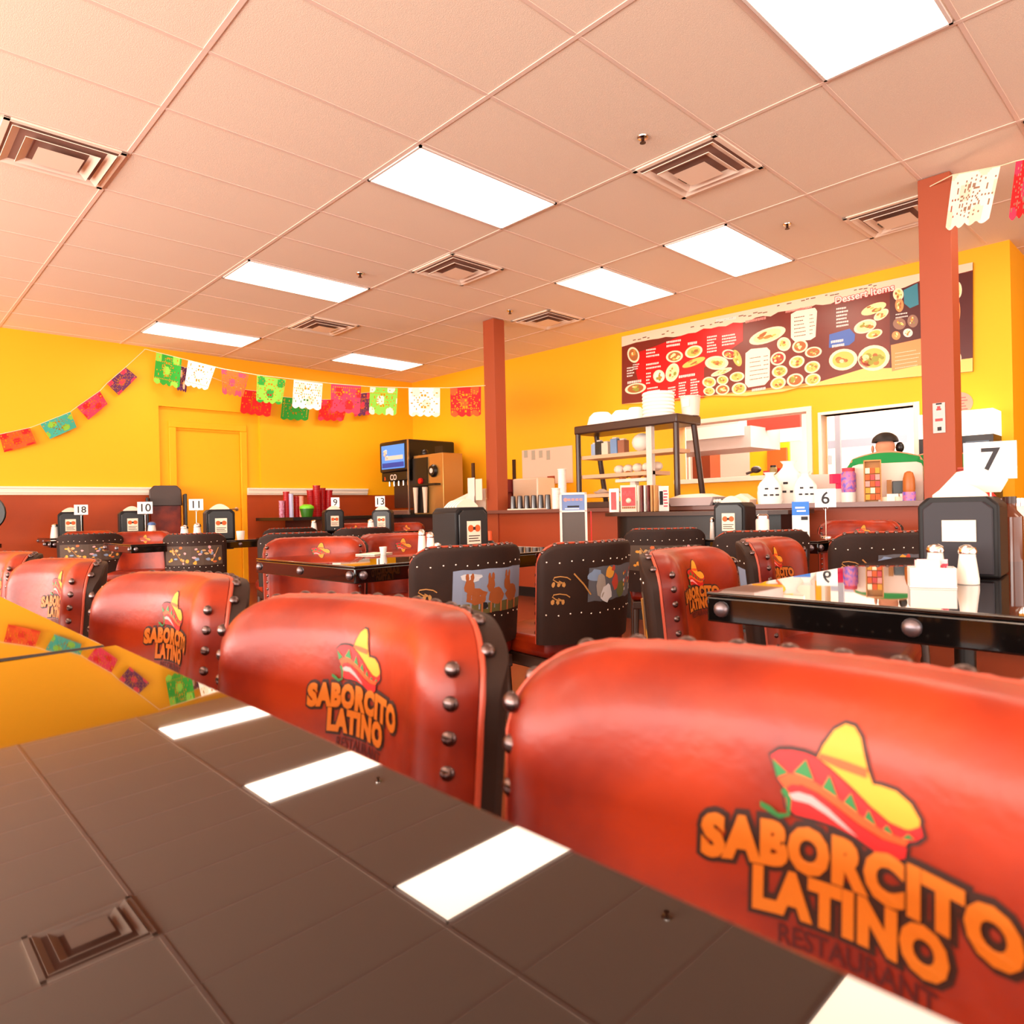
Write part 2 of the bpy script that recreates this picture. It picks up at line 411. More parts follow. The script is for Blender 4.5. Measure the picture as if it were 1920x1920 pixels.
def logo_mesh(F, cx, cz, sc, name='logo'):
    """F(x, z, off) is the leather surface"""
    mb = MB()
    def P(X, Y, o): return F(cx + X*sc, cz + Y*sc, o)
    def shape(pts, ma, o):
        # fine tessellation so the shape follows the leather
        bm = bmesh.new(); vs = [bm.verts.new((p[0], p[1], 0)) for p in pts]
        tris = tessellate_polygon([[Vector((p[0], p[1], 0)) for p in pts]])
        for t in tris:
            try: bm.faces.new([vs[k] for k in t])
            except ValueError: pass
        for k in range(-10, 11):
            g = bm.faces[:] + bm.edges[:] + bm.verts[:]
            bmesh.ops.bisect_plane(bm, geom=g, plane_co=(k*.1, 0, 0), plane_no=(1,0,0))
        bm.verts.index_update()
        mb.m(ma).add([P(v.co.x, v.co.y, o) for v in bm.verts], [tuple(v.index for v in f_.verts) for f_ in bm.faces]); bm.free()
    arch = lambda x: -.06*x*x
    for s, size, y0, sp in (('SABORCITO', .345, -.265, 1.05), ('LATINO', .33, -.545, 1.06)):
        mb.m(M_LDK); text_mb(mb, s, size, lambda x, y: P(x, y+y0+arch(x), .0006), offset=.060, space=sp*1.06)
        mb.m(M_GOLD); text_mb(mb, s, size, lambda x, y: P(x, y+y0+arch(x), .0022), offset=.024, space=sp*1.06)
    mb.m(mat('logo_faint', (74, 8, 4), .6)); text_mb(mb, 'RESTAURANT', .17, lambda x, y: P(x+.06, y-.74+arch(x), .0008), offset=.003)
    crown = [(-.19,.42),(-.15,.50),(-.08,.60),(-.01,.645),(.05,.64),(.10,.59),(.13,.50),(.155,.42),(.19,.345),(.24,.35),(.34,.345),(.43,.30),(.485,.23),(.48,.175),(.40,.155),(.3,.165),(.18,.22),(.05,.30),(-.1,.38)]
    brim = [(-.53,.375),(-.47,.415),(-.38,.43),(-.28,.43),(-.19,.415),(-.08,.36),(.05,.28),(.18,.205),(.3,.155),(.4,.145),(.49,.20),(.505,.15),(.46,.11),(.40,.085),(.26,.10),(.05,.17),(-.14,.25),(-.26,.285),(-.35,.29),(-.47,.235)]
    orange = [(-.475,.24),(-.40,.285),(-.32,.295),(-.2,.27),(-.05,.215),(.1,.155),(.26,.105),(.42,.10),(.40,.065),(.26,.06),(.1,.10),(-.05,.16),(-.18,.21),(-.3,.235),(-.42,.19)]
    chili = [(-.43,.18),(-.37,.225),(-.28,.23),(-.16,.20),(-.03,.145),(.1,.09),(.25,.055),(.41,.06),(.40,.0),(.34,-.03),(.22,-.025),(.08,.02),(-.06,.045),(-.2,.05),(-.34,.045),(-.41,.08)]
    allp = [crown, brim, orange, chili]
    for p in allp: shape(grow(p, .024), M_LDK, .0008)
    for p, ma, o in zip(allp, (M_YEL, M_LRED, M_LOR, M_LRED), (.0014, .0016, .0018, .0020)): shape(p, ma, o)
    shape([(-.17,.45),(-.185,.415),(-.03,.385),(.15,.37),(.155,.425),(.0,.44)], M_LOR, .0018)
    shape([(-.39,.165),(-.32,.19),(-.22,.185),(-.1,.135),(.02,.07),(.1,.025),(.0,.055),(-.12,.10),(-.24,.135),(-.36,.135)], M_LPK, .0026)
    for tr in ([(-.515,.36),(-.48,.25),(-.40,.29)], [(-.36,.30),(-.27,.395),(-.21,.28)], [(-.15,.25),(-.1,.335),(-.04,.215)], [(0,.2),(.05,.265),(.1,.16)], [(.14,.145),(.17,.20),(.22,.12)], [(.26,.115),(.29,.15),(.33,.10)], [(.38,.10),(.42,.14),(.46,.12)]): shape(tr, M_LGR, .0024)
    shape([(-.45,.17),(-.41,.13),(-.40,.04),(-.47,.03),(-.52,.06),(-.60,.08),(-.60,.045),(-.53,.02),(-.46,.0),(-.38,.03),(-.37,.15),(-.42,.2)], M_LGR, .0024)
    return mb.mesh(name, smooth=False, recalc=False)

# ------------------------------------------------------------------ chairs
CT = .808           # top of the chair backs
HW = .228
def bx_top(s):      # height of the back's top edge, rounded corners
    a = abs(s); c = .66
    return CT if a < c else CT - .075*(1-math.sqrt(max(0, 1-((a-c)/(1-c))**2)))
ZB = .455
def cl_y(x, z): # centre surface (local y), chair faces -y
    return .235 - 1.75*x*x + .10*(z-CT)*1.0
def half(z): return HW*(.955 + .045*(z-ZB)/(CT-ZB))
def nrm2(x):
    d = Vector((-(-3.5*x), 1)); return d.normalized()
def SURF(x, z, off):
    """a point off metres in front of the flange surface"""
    n = nrm2(x); y = cl_y(x, z)
    return Vector((x - n.x*off, y - n.y*off, z))
def ell(e, w):
    q = 1 - max(0, min(1, e/w)); return math.sqrt(max(0, 1 - q*q))
def pad_h(s, t, z, zt):
    e1, e2 = (1-abs(s))*HW, zt - z
    return .038*ell(e1, .045)*ell(e2, .05) + .006*math.cos(PI*s/2)
def F_pad(x, z, off):
    s = x/half(z); zt = bx_top(s); return SURF(x, z, pad_h(s, 0, z, zt) + off)
def chair_parts(root, art, logo, full_studs=True):
    NXg, NZg = 44, 26
    def zz(s, t): return ZB + (bx_top(s)-ZB)*t
    def sg_(i): return math.sin(PI/2*(-1+2*i/NXg))
    def tg_(j): return math.sin(PI/2*j/NZg)
    mb = MB().m(M_RED)
    # closed pad shell
    fr, bk = [], []
    for j in range(NZg+1):
        for i in range(NXg+1):
            s = sg_(i); t = tg_(j); z = zz(s, t); x = s*half(z)
            fr.append(SURF(x, z, pad_h(s, t, z, bx_top(s)))); bk.append(SURF(x, z, -.022))
    n1 = NXg+1; N = len(fr)
    F = [(j*n1+i, j*n1+i+1, (j+1)*n1+i+1, (j+1)*n1+i) for j in range(NZg) for i in range(NXg)]
    B = [tuple(N+k for k in reversed(f_)) for f_ in F]
    rim = [j*n1 for j in range(NZg)] + [NZg*n1+i for i in range(NXg)] + [j*n1+NXg for j in range(NZg, 0, -1)] + [i for i in range(NXg, 0, -1)]
    S = [(rim[k], rim[(k+1)%len(rim)], N+rim[(k+1)%len(rim)], N+rim[k]) for k in range(len(rim))]
    mb.add(fr+bk, F+B+S)
    back = part('backrest', mb, root)
    # brown shell behind
    mb = MB().m(M_BROWN); fr, bk = [], []
    for j in range(NZg+1):
        for i in range(NXg+1):
            s = sg_(i); t = tg_(j); z = zz(s, t)-.006*t; x = s*half(z)
            e = min((1-abs(s))*HW, bx_top(s)-z+.004); o = .058 - .014*max(0, 1-e/.02)**2
            fr.append(SURF(x, z, -.023)); bk.append(SURF(x, z, -o))
    mb.add(fr+bk, F+B+S)
    shell = part('back_panel', mb, root)
    # braid along the top rim
    pts = []
    for k in range(81):
        s = -1 + 2*k/80; z = bx_top(s); pts.append(SURF(s*half(z), z, -.026) + Vector((0,0,-.0025 + .0005*math.sin(k*2.2))))
    lo = [SURF(-half(ZB+(bx_top(1)-ZB)*t), ZB+(bx_top(1)-ZB)*t, -.026) for t in (0,.25,.5,.75)]
    hi = [SURF(half(ZB+(bx_top(1)-ZB)*t), ZB+(bx_top(1)-ZB)*t, -.026) for t in (.75,.5,.25,0)]
    part('braid', MB().m(M_PIPE).tube(lo+pts+hi, .0036, 6), root)
    # studs
    sm = MB().m(M_STUD).dome(.0088, 12).mesh('stud')
    def stud(p, n):
        o = link('stud', sm, root); o.matrix_local = Matrix.Translation(p) @ n.to_track_quat('Z', 'Y').to_matrix().to_4x4()
    for sg in (-1, 1):
        for k in range(9):
            z = .49 + k*.034; x = sg*(half(z)-.003); n = nrm2(x)
            stud(SURF(x, z, .006), Vector((sg*n.y*.85 - n.x*.85, -sg*n.x*.85 - n.y*.7, 0)) if False else Vector((-n.x + sg*n.y*1.1, -n.y - sg*n.x*1.1, 0)))
    for k in range(13):
        s = (-1 + 2*k/12)*.93; z = bx_top(s); x = s*half(z); n = nrm2(x)
        stud(SURF(x, z-.0035, -.034), Vector((s*abs(s)*.9, .25, 1.0)))
    # small tacks on the back
    tk = MB().m(M_TACK).dome(.0036, 8).mesh('tack')
    for z, n_ in ((CT-.066, 12), (.56, 12)):
        for k in range(n_):
            x = (-.5 + k/(n_-1))*1.78*half(z); n = nrm2(x); o = link('tack', tk, shell)
            o.matrix_local = Matrix.Translation(SURF(x, z + .004*math.sin(k*1.7), -.0575)) @ Vector((n.x, n.y, 0)).to_track_quat('Z', 'Y').to_matrix().to_4x4()
    # painted or embroidered decoration on the outside
    def FB(x, z, off): return SURF(x, z, -.0585-off)
    a = MB()
    def blob(cx, cz, rx, rz, ma, n=14, jit=.18, off=.0006):
        a.m(ma); pts = []
        for k in range(n):
            t = 2*PI*k/n; q = 1 + random.uniform(-jit, jit)
            pts.append(FB(cx+rx*q*math.cos(t), cz+rz*q*math.sin(t), off))
        a.add(pts + [FB(cx, cz, off)], [(k, (k+1)%n, n) for k in range(n)])
    def quadp(x0, x1, z0, z1, ma, off=.0004, jit=0):
        a.m(ma); a.grid(10, 3, lambda p, q: FB(x0+(x1-x0)*p, z0+(z1-z0)*q + (random.uniform(-jit, jit) if q in (0, 1) else 0), off))
    gold = mat('gold_embroidery', (176, 122, 62), .5)
    def scroll(cx, cz, s):   # cx mirrored so that it reads from behind
        pts = [FB(cx + s*(.02*k/6 - .02*math.cos(k*.9)), cz + .012*math.sin(k*.75), .001) for k in range(9)]
        a.m(gold).tube(pts, .0022, 5)
        for q in range(3): blob(cx+s*.015*q, cz-.016, .005, .009, gold)
    if art == 'donkeys':
        quadp(-.205, .10, .59, .725, mat('painted_sky', (126, 136, 160), .7), jit=.002)
        quadp(-.205, .09, .575, .61, mat('painted_grass', (92, 84, 40), .7), .0006, jit=.002)
        d = mat('painted_donkey', (150, 76, 26), .7); DS = 1.35
        for cx in (.02, -.06, -.14): blob(cx, .632, .038, .028, d, off=.0010); blob(cx+.026, .667, .017, .026, d, off=.0011); blob(cx+.034, .698, .006, .016, d, off=.0012); blob(cx+.018, .698, .006, .016, d, off=.0012)
        for cx in (.0, -.035, -.08, -.115, -.16): a.m(d).tube([FB(cx, .61, .001), FB(cx, .575, .001)], .0045, 5)
        blob(.04, .70, .035, .014, mat('painted_cloud', (196, 196, 200), .7), off=.0009)
        blob(-.01, .60, .012, .012, M_BLK, off=.0014)
        scroll(.165, .655, 1); scroll(.165, .60, 1)
    elif art == 'dancers':
        quadp(-.19, .07, .60, .72, mat('painted_dusk', (84, 84, 92), .7), jit=.003)
        blob(.045, .69, .028, .020, mat('painted_blue', (120, 140, 170), .7), off=.0009)
        blob(.02, .655, .022, .045, mat('painted_grey', (150, 140, 132), .7), off=.0011); blob(-.005, .625, .026, .032, mat('painted_white', (200, 200, 204), .7), off=.0013)
        blob(-.018, .695, .020, .022, mat('painted_ochre', (216, 150, 50), .7), off=.0013); blob(-.035, .71, .010, .010, mat('painted_red', (180, 60, 40), .7), off=.0015)
        blob(-.05, .66, .018, .03, mat('painted_red', (180, 60, 40), .7), off=.0012); blob(-.085, .635, .03, .03, mat('painted_olive', (88, 92, 44), .7), off=.0012)
        for k in range(16): blob(-.10-random.random()*.08, .61+random.random()*.1, .006, .006, mat(random.choice(['painted_red', 'painted_ochre', 'painted_white']), (200, 150, 100)), off=.0014)
        scroll(.15, .68, 1); scroll(.15, .62, 1); a.m(gold).tube([FB(.12, .70, .001), FB(.085, .66, .001), (FB(.06, .625, .001))], .003, 5)
    else:
        cols = [mat('painted_pink', (206, 150, 150), .7), mat('painted_ochre', (216, 150, 50), .7), mat('painted_orange', (196, 96, 44), .7), mat('painted_blue', (120, 140, 170), .7), mat('painted_tan', (190, 150, 96), .7)]
        quadp(-.19, .19, .575, .715, mat('painted_umber', (74, 56, 44), .7), jit=.002)
        for k in range(34): blob(random.uniform(-.18, .18), random.uniform(.585, .705), random.uniform(.006, .015), random.uniform(.006, .014), random.choice(cols), off=.001+.0003*random.random())
        a.m(gold).tube([FB(.13, .70, .002), FB(.06, .60, .002)], .003, 5); a.m(gold).tube([FB(-.13, .60, .002), FB(-.17, .70, .002)], .003, 5)
    part('painted_scene', a, shell, smooth=False, recalc=False)
    # seat, frame and legs
    def rbox(x0, x1, y0, y1, z0, z1, ma): return MB().m(ma).box(x0, x1, y0, y1, z0, z1)
    part('seat', rbox(-.215, .215, -.22, .185, .40, .475, M_RED), root, .025)
    part('seat_frame', rbox(-.205, .205, -.21, .19, .355, .40, M_DARKW), root, .006)
    for sx, sy in ((-1,-1),(1,-1),(-1,1),(1,1)):
        mb = MB().m(M_DARKW); x, y = sx*.185, (-.19 if sy < 0 else .165)
        mb.tube([(x, y, .36), (x*1.03, y+sy*.015, .18), (x*1.08, y+sy*.035, 0)], [.021, .018, .015], 10)
        part('leg', mb, root)
    if logo:
        o = link('logo', LOGO, back)
LOGO = logo_mesh(F_pad, .030, .710, .106)
protos = {}
def chair(loc, rz, kind, label, group):
    """rz: 0 faces -y"""
    if kind not in protos:
        t = thing('restaurant_chair', label, 'chair', loc, rz, group)
        chair_parts(t, kind, True); protos[kind] = t
        return t
    return dup(protos[kind], loc, rz, label, group)
def chair_ends(a, b, kind, label, group, z=CT, face=1, turn=None, wide=.88):
    """a, b photo points of the two ends of the back's top edge (left, right); face=1: leather front towards us"""
    p, q = W(*a, z=z-.006), W(*b, z=z-.006); d = (q-p); rz = math.atan2(d.y, d.x)
    c = (p+q)/2
    if turn is not None: rz = R(turn)
    if face < 0: rz += PI
    # local (0, .235-.. ) is the middle of the back's top: wings are forward
    off = Vector((0, .235-.05)); off = Vector((off.x*math.cos(rz)-off.y*math.sin(rz), off.x*math.sin(rz)+off.y*math.cos(rz)))
    o = chair((c.x-off.x, c.y-off.y, 0), rz, kind, label, group); o.scale = (wide, 1, 1); return o
G1 = 'red leather chairs along the near black table'
def row_chair(x, y, deg, kind, label):
    rz = R(-90+deg); o = Vector((-.235*math.sin(rz), .235*math.cos(rz)))
    return chair((x-o.x, y-o.y, 0), rz, kind, label, G1)
row_chair(.505, .205, 4, 'donkeys', 'red leather chair nearest the viewer at lower right, large printed logo')
row_chair(.50, .78, 8, 'dancers', 'red leather chair second from the viewer along the near table, whole logo in view')
row_chair(.495, 1.45, 10, 'flowers', 'red leather chair third from the viewer along the near table, logo partly cut off')
row_chair(.47, 2.33, 10, 'donkeys', 'red leather chair fourth along the near table, half of its logo showing')
row_chair(.45, 3.1, 8, 'dancers', 'red leather chair farthest along the near table, at the left edge of the picture')
G2 = 'chairs around the other tables'
chair_ends((770,1029), (972,1018), 'donkeys', 'chair seen from behind with donkeys painted on its brown leather back', G2, face=-1)
chair_ends((1005,1022), (1183,1011), 'dancers', 'chair seen from behind with figures in a painted scene and gold scrolls', G2, face=-1)
chair_ends((285,1003), (443,999), 'flowers', 'chair seen from behind with flowers painted on dark leather, before sign 11', G2, face=-1)
chair_ends((1190,1040), (1388,1030), 'flowers', 'red leather chair with logo facing us, left of the right foreground table', G2, turn=10, wide=1)
chair_ends((1377,1017), (1516,1010), 'donkeys', 'red leather chair behind the right foreground table, brown side panel at its left', G2, turn=10, wide=1)
chair_ends((490,1012), (692,1007), 'dancers', 'red leather chair behind the middle table, small hat of the logo above the tabletop', G2, wide=1.05)
chair_ends((1162,993), (1330,990), 'flowers', 'plain brown chair back in front of the stand of menus', G2, face=-1)
chair_ends((1335,998), (1520,994), 'dancers', 'brown chair back in front of the table with sign 6', G2, face=-1)
chair_ends((1570,1000), (1745,996), 'dancers', 'brown chair back below the right column, left of the large napkin dispenser', G2, face=-1)
def chair_at(u, d, deg, kind, label): return chair(G(u, d), R(deg), kind, label, G2)
chair_at(768, 3.75, -15, 'flowers', 'red leather chair behind the middle table, left of the napkin dispenser there')
chair_at(258, 6.05, -25, 'donkeys', 'red leather chair on the left between two tables, below table sign 10')
chair_at(157, 6.95, -25, 'dancers', 'red leather chair far left below the farthest napkin dispenser')
chair_at(174, 6.2, 160, 'flowers', 'small brown flowered chair back on the far left between two red chairs')
chair_at(545, 4.85, 165, 'donkeys', 'dark chair back just behind the red chair of the middle table')
chair_at(537, 6.7, 165, 'dancers', 'far dark chair back below table sign 9')
chair_at(668, 6.1, 165, 'flowers', 'far dark chair back below table sign 13')
chair_at(668, 8.8, -20, 'dancers', 'far small red chair right of table sign 9')
chair_at(765, 8.2, -20, 'flowers', 'far small red chair in front of the soda machine')
chair_at(1600, 4.36, -80, 'dancers', 'red leather chair against the counter front, under the right part of the counter')

# ------------------------------------------------------------------ tables
TT = .74
def table(x0, x1, y0, y1, label, rz=0, bolts=('x-', 'y-'), group='black glossy tables'):
    c = Vector(((x0+x1)/2, (y0+y1)/2, 0)); a, b = (x1-x0)/2, (y1-y0)/2
    t = thing('dining_table', label, 'table', c, rz, group)
    th = .062
    part('tabletop', MB().m(M_TOP).box(-a, a, -b, b, TT-.008, TT), t, .003)
    part('apron', MB().m(M_BLACK).box(-a+.001, a-.001, -b+.001, b-.001, TT-th, TT-.009), t, .004)
    sm = MB().m(mat('pewter_bolt', (128, 118, 124), .35, metal=.9)).dome(.0165, 14).mesh('bolt')
    def bolt(p, n):
        o = link('bolt', sm, t); o.matrix_local = Matrix.Translation(p) @ Vector(n).to_track_quat('Z', 'Y').to_matrix().to_4x4()
    z = TT-.034
    if 'x-' in bolts:
        n = max(2, round((2*b-.06)/.33)+1)
        for k in range(n): bolt((-a, -b+.035+k*(2*b-.07)/(n-1), z), (-1,0,0))
    if 'y-' in bolts:
        n = max(2, round((2*a-.06)/.33)+1)
        for k in range(n): bolt((-a+.035+k*(2*a-.07)/(n-1), -b, z), (0,-1,0))
    mb = MB().m(M_BLK); mb.lathe([(.045,0),(.045,.63)], 16, (0,0,.04)); part('pedestal', mb, t)
    mb = MB().m(M_BLK)
    for k in (0, 90): mb.box(-.30, .30, -.04, .04, 0, .04, Matrix.Rotation(R(k), 4, 'Z'))
    part('base', mb, t, .01)
    part('top_plate', MB().m(M_BLK).box(-.2, .2, -.2, .2, .665, TT-th), t)
    return t
TILT = 0
near = table(-.80, .287, .0, 1.118, 'black mirror-topped table in the near foreground reflecting the ceiling', bolts=())
near.rotation_euler.y = R(-.9); near.location.z = -.0085
table(-.85, .262, 1.130, 2.30, 'black glossy table beyond the near one at the left edge, reflecting orange wall and flags', bolts=())
table(1.305, 2.5, -.36, .782, 'black glossy table at right foreground with two round bolts on its edge', rz=0, bolts=('x-',))
table(1.26, 2.45, 2.12, 2.93, 'black table in the middle with its corner toward us and orange reflection', bolts=('x-', 'y-'))
table(3.40, 4.22, 1.42, 2.45, 'table carrying sign 6 in front of the counter')
table(3.42, 4.24, .45, 1.38, 'table right of the one with sign 6, behind the large napkin dispenser')
table(1.43, 2.62, 5.42, 6.15, 'black table with its corner toward us carrying sign 11 on the left')
table(1.95, 2.75, 7.45, 8.1, 'table carrying sign 10 on the left')
table(1.30, 1.86, 7.42, 7.72, 'table edge at far left in front of a red chair')
table(1.50, 2.40, 8.55, 9.25, 'far left table against the back wall')
table(3.50, 4.25, 6.95, 7.60, 'far table carrying sign 9')
table(3.60, 4.40, 5.80, 6.45, 'far table carrying sign 13')

# ------------------------------------------------------------------ things on the tables
def napkin_dispenser(loc, rz, label, sc=1, plain=False, open_top=True):
    t = thing('napkin_dispenser', label, 'napkin dispenser', loc, rz, 'dark napkin dispensers on the tables'); t.scale = (sc,)*3
    w, d, h = .165, .17, .19
    mb = MB().m(M_DARK)
    pr = [(-w/2, 0), (w/2, 0), (w/2, h-.02), (w/2-.02, h), (-w/2+.02, h), (-w/2, h-.02)]
    mb.prism(pr, -d/2+.006, d/2-.006); part('body', mb, t, .006)
    mb = MB().m(M_BLK if not plain else mat('grey_plate', (38, 32, 38), .5, spec=.3)); mb.prism([(-w/2+.012, .008), (w/2-.012, .008), (w/2-.012, h-.028), (w/2-.03, h-.012), (-w/2+.03, h-.012), (-w/2+.012, h-.028)], -d/2-.002, -d/2+.008); part('face_plate', mb, t, .003)
    mb = MB().m(M_CREAM)
    if plain:
        mb.box(-.030, .038, -d/2-.006, -d/2-.001, .085, .135); part('napkin_slot', mb, t)
    else:
        mb.box(-.034, .034, -d/2-.005, -d/2-.001, .045, .135)
        lab = part('label_card', mb, t)
        mb = MB().m(mat('label_orange', (214, 84, 20), .6)); f_ = lambda x, y: Vector((x, -d/2-.0062, y))
        for k, q in enumerate((-.017, .017)): mb.lathe([(.014, 0), (.014, .001)], 14, (0,0,0), Matrix.Translation((q, -d/2-.0052, .106)) @ Matrix.Rotation(R(90), 4, 'X'))
        mb.m(M_LDK).box(-.006, .006, -d/2-.0068, -d/2-.005, .1, .112)
        for q in range(3): mb.box(-.028, .028-.008*(q % 2), -d/2-.0062, -d/2-.005, .055+q*.010, .0585+q*.010)
        part('label_print', mb, lab)
        mb = MB().m(M_CHROME).dome(.006, 10, Matrix.Translation((0, -d/2-.002, .022)) @ Matrix.Rotation(R(90), 4, 'X')); part('lock', mb, t)
    if open_top:
        mb = MB().m(M_CREAM)
        pts = [(-.055, h-.004)] + [(-.055+.11*k/10, h+.034*math.sin(PI*(k+.6)/11.2)) for k in range(11)] + [(.055, h-.004)]
        for q in range(5): mb.prism([(p[0]*(1-.03*q), p[1]-.0012*q) for p in pts], -.05+q*.02, -.038+q*.02)
        part('napkins', mb, t)
    return t
def shaker(loc, label, h=.09, r=.021, body=None, cap=None, group='salt and pepper shakers', rz=0):
    t = thing('shaker', label, 'shaker', loc, rz, group)
    part('jar', MB().m(body or mat('salt_glass', (238, 226, 214), .3)).lathe([(r,0),(r,.012),(r*.72,h*.72),(r*.72,h*.78)], 12), t, .002)
    part('cap', MB().m(cap or M_CHROME).lathe([(r*.80,h*.78),(r*.84,h*.84),(r*.7,h*.94),(r*.3,h*1.0),(.001,h)], 14), t)
    return t
def sign(loc, rz, txt, label, h=.2, w=.105, ch=.088, px=None):
    t = thing('table_number_stand', label, 'table number sign', loc, rz, 'numbered table signs')
    mb = MB().m(M_CHROME); mb.lathe([(.03,0),(.03,.004),(.004,.008),(.0022,.012),(.0022,h-.005)], 14); mb.tube([(.012*math.cos(a/8*2*PI), 0, h-.002+.012*math.sin(a/8*2*PI)) for a in range(9)], .0013, 5)
    part('stand', mb, t)
    c = part('card', MB().m(mat('card_white', (250, 244, 240), .7)).box(-w/2, w/2, .001, .0022, h+.002, h+.002+ch), t)
    mb = MB().m(M_INK); text_mb(mb, txt, ch*.92, lambda x, y: Vector((x, -.0004, h+.002+ch*.20+y)), offset=.001); part('numeral', mb, c, smooth=False, recalc=False)
    return t
def cam_rz(p): # turn to face the viewer
    return math.atan2(-p[0], p[1]) if False else math.atan2(p[0], -p[1]) + PI
def onT(u, d, z=TT): p = G(u, d); return Vector((p.x, p.y, z))
# right foreground table
p = onT(1805, 1.70); napkin_dispenser(p, cam_rz(p)+R(-8), 'large dark napkin dispenser on the right foreground table, blank white window in front', plain=True)
pc = W(1762, 1103, z=TT)
t = thing('sweetener_caddy', 'white square caddy of sweetener packets on the right foreground table', 'packet caddy', (pc.x+.02, pc.y+.02, TT), cam_rz(pc)+R(6))
mb = MB().m(M_WHITE); a = .043
mb.box(-a, a, -.025, .025, 0, .004)
for q in ((-a,-a+.003,-.025,.025),(a-.003,a,-.025,.025),(-a,a,-.025,-.022),(-a,a,.022,.025)): mb.box(*q, .004, .042)
part('tray', mb, t, .001)
for k in range(9):
    mb = MB().m(mat('packet_cream', (246, 226, 190), .7) if k < 5 else mat('packet_pink', (244, 180, 190), .7)); y = -.018 + .0044*k
    mb.box(-.030+.002*(k%3), .014 if k < 5 else .030, y, y+.0025, .005, .052+.002*((k*3) % 4))
    if k == 5:
        mb.m(mat('packet_print', (200, 60, 80), .7)); text_mb(mb, 'off', .02, lambda x, z_: Vector((.018+x, y-.0006, .040+z_*.6)), offset=.0012)
    part('sugar_packet', mb, t, smooth=False)
p = onT(1752, 1.56); shaker(p, 'chrome-capped shaker behind the left of the white packet caddy', .085, .022)
p = onT(1812, 1.50); shaker(p, 'chrome-capped shaker just right of the white packet caddy', .085, .022)
p = onT(1858, 1.86); sign(p, cam_rz(p)+R(4), '7', 'table sign with a black 7 behind the large napkin dispenser', .235, .118, .10)
p = onT(1850, 2.02)
t = thing('ketchup_bottle', 'red ketchup bottle behind the large napkin dispenser', 'bottle', p); t.scale = (1, 1, 1.28)
part('bottle', MB().m(M_REDP).lathe([(.026,0),(.029,.02),(.029,.12),(.024,.15),(.012,.165)], 16), t); part('cap', MB().m(M_REDP).lathe([(.013,.165),(.012,.18),(.005,.20)], 12), t)
t = tag(link('napkin_stack', MB().m(M_CREAM).prism([(-.075,0),(.06,0),(.075,.03),(.02,.062),(-.03,.052)], -.03, .05).mesh('napkin_stack')), 'folded cream napkins heaped on top of the large dispenser', 'napkins')
q = onT(1822, 1.74, TT+.20); t.location = q; t.rotation_euler = (0, 0, cam_rz(q))
p = onT(1893, 2.05); t = thing('sauce_bottle', 'dark amber sauce bottle right of the large napkin dispenser', 'bottle', p)
part('bottle', MB().m(mat('amber_glass', (96, 44, 18), .15)).lathe([(.034,0),(.034,.13),(.018,.15),(.016,.17)], 16), t); part('cap', MB().m(M_DARKW).lathe([(.018,.17),(.018,.19)], 12), t)
p = onT(1915, 2.25); t = thing('glass_jar', 'clear glass jar with metal lid at the right edge of the picture', 'jar', p)
part('jar', MB().m(mat('frosted_glass', (214, 200, 196), .2)).lathe([(.03,0),(.032,.02),(.032,.14),(.022,.16)], 16), t); part('lid', MB().m(M_CHROME).lathe([(.024,.16),(.024,.185)], 12), t)
# middle table
p = onT(862, 2.95); napkin_dispenser(p, cam_rz(p)+R(38), 'dark napkin dispenser on the middle table, seen at its corner', 1.05)
for u, d, h, l in ((790, 2.78, .115, 'tallest pink-white shaker on the middle table'), (806, 2.74, .105, 'chrome-topped shaker on the middle table beside the dispenser'), (819, 2.66, .065, 'small white pepper shaker closest to the middle dispenser')):
    shaker(onT(u, d), l, h, .019 if h > .1 else .017)
p = onT(717, 3.05); t = thing('condiment_cup', 'small white creamer cup on the middle table', 'cup', p); part('cup', MB().m(M_WHITE).lathe([(.012,0),(.017,.035),(.015,.035),(.01,.003)], 12), t)
p = onT(700, 3.1, TT+.001); tag(link('paper_napkin', MB().m(M_CREAM).box(-.07,.07,-.05,.05,0,.004).mesh('paper_napkin'), loc=p, rz=.4), 'pale paper napkin lying flat on the middle table', 'napkin')
p = onT(918, 3.35); t = thing('sauce_bottle', 'small black bottle with orange top right of the middle dispenser', 'bottle', p); part('bottle', MB().m(M_BLK).lathe([(.022,0),(.022,.03),(.012,.04)], 12), t); part('cap', MB().m(M_LOR).lathe([(.009,.04),(.010,.085)], 10), t)
# table with sign 6
p = onT(1378, 3.80); napkin_dispenser(p, cam_rz(p)+R(-22), 'dark napkin dispenser with round orange label on the table with sign 6', 1.05)
shaker(onT(1335, 3.9), 'slim white shaker left of the dispenser by sign 6', .12, .015, M_WHITE)
p = onT(1429, 3.66); t = thing('sugar_jar', 'pink-white sugar jar with chrome flip lid right of the dispenser by sign 6', 'jar', p)
part('jar', MB().m(mat('sugar_glass', (246, 218, 206), .35)).lathe([(.034,0),(.034,.10),(.030,.11)], 16), t); part('lid', MB().m(M_CHROME).lathe([(.032,.11),(.032,.125),(.02,.135)], 16), t)
for u, l, ma in ((1451, 'small red-printed creamer tub by sign 6', mat('tub_red', (206, 110, 110), .6)), (1468, 'small white creamer tub beside the blue carton', M_WHITE)):
    p = onT(u, 3.6); t = thing('creamer_tub', l, 'tub', p, cam_rz(p)); part('tub', MB().m(M_WHITE).box(-.026,.026,-.02,.02,0,.045 if u < 1460 else .03), t, .002); part('print', MB().m(ma).box(-.018,.018,-.0215,-.02,.012,.034 if u < 1460 else .02), t)
p = onT(1501, 3.6); t = thing('flyer_carton', 'tall blue and white printed carton on the table with sign 6', 'carton', p, cam_rz(p))
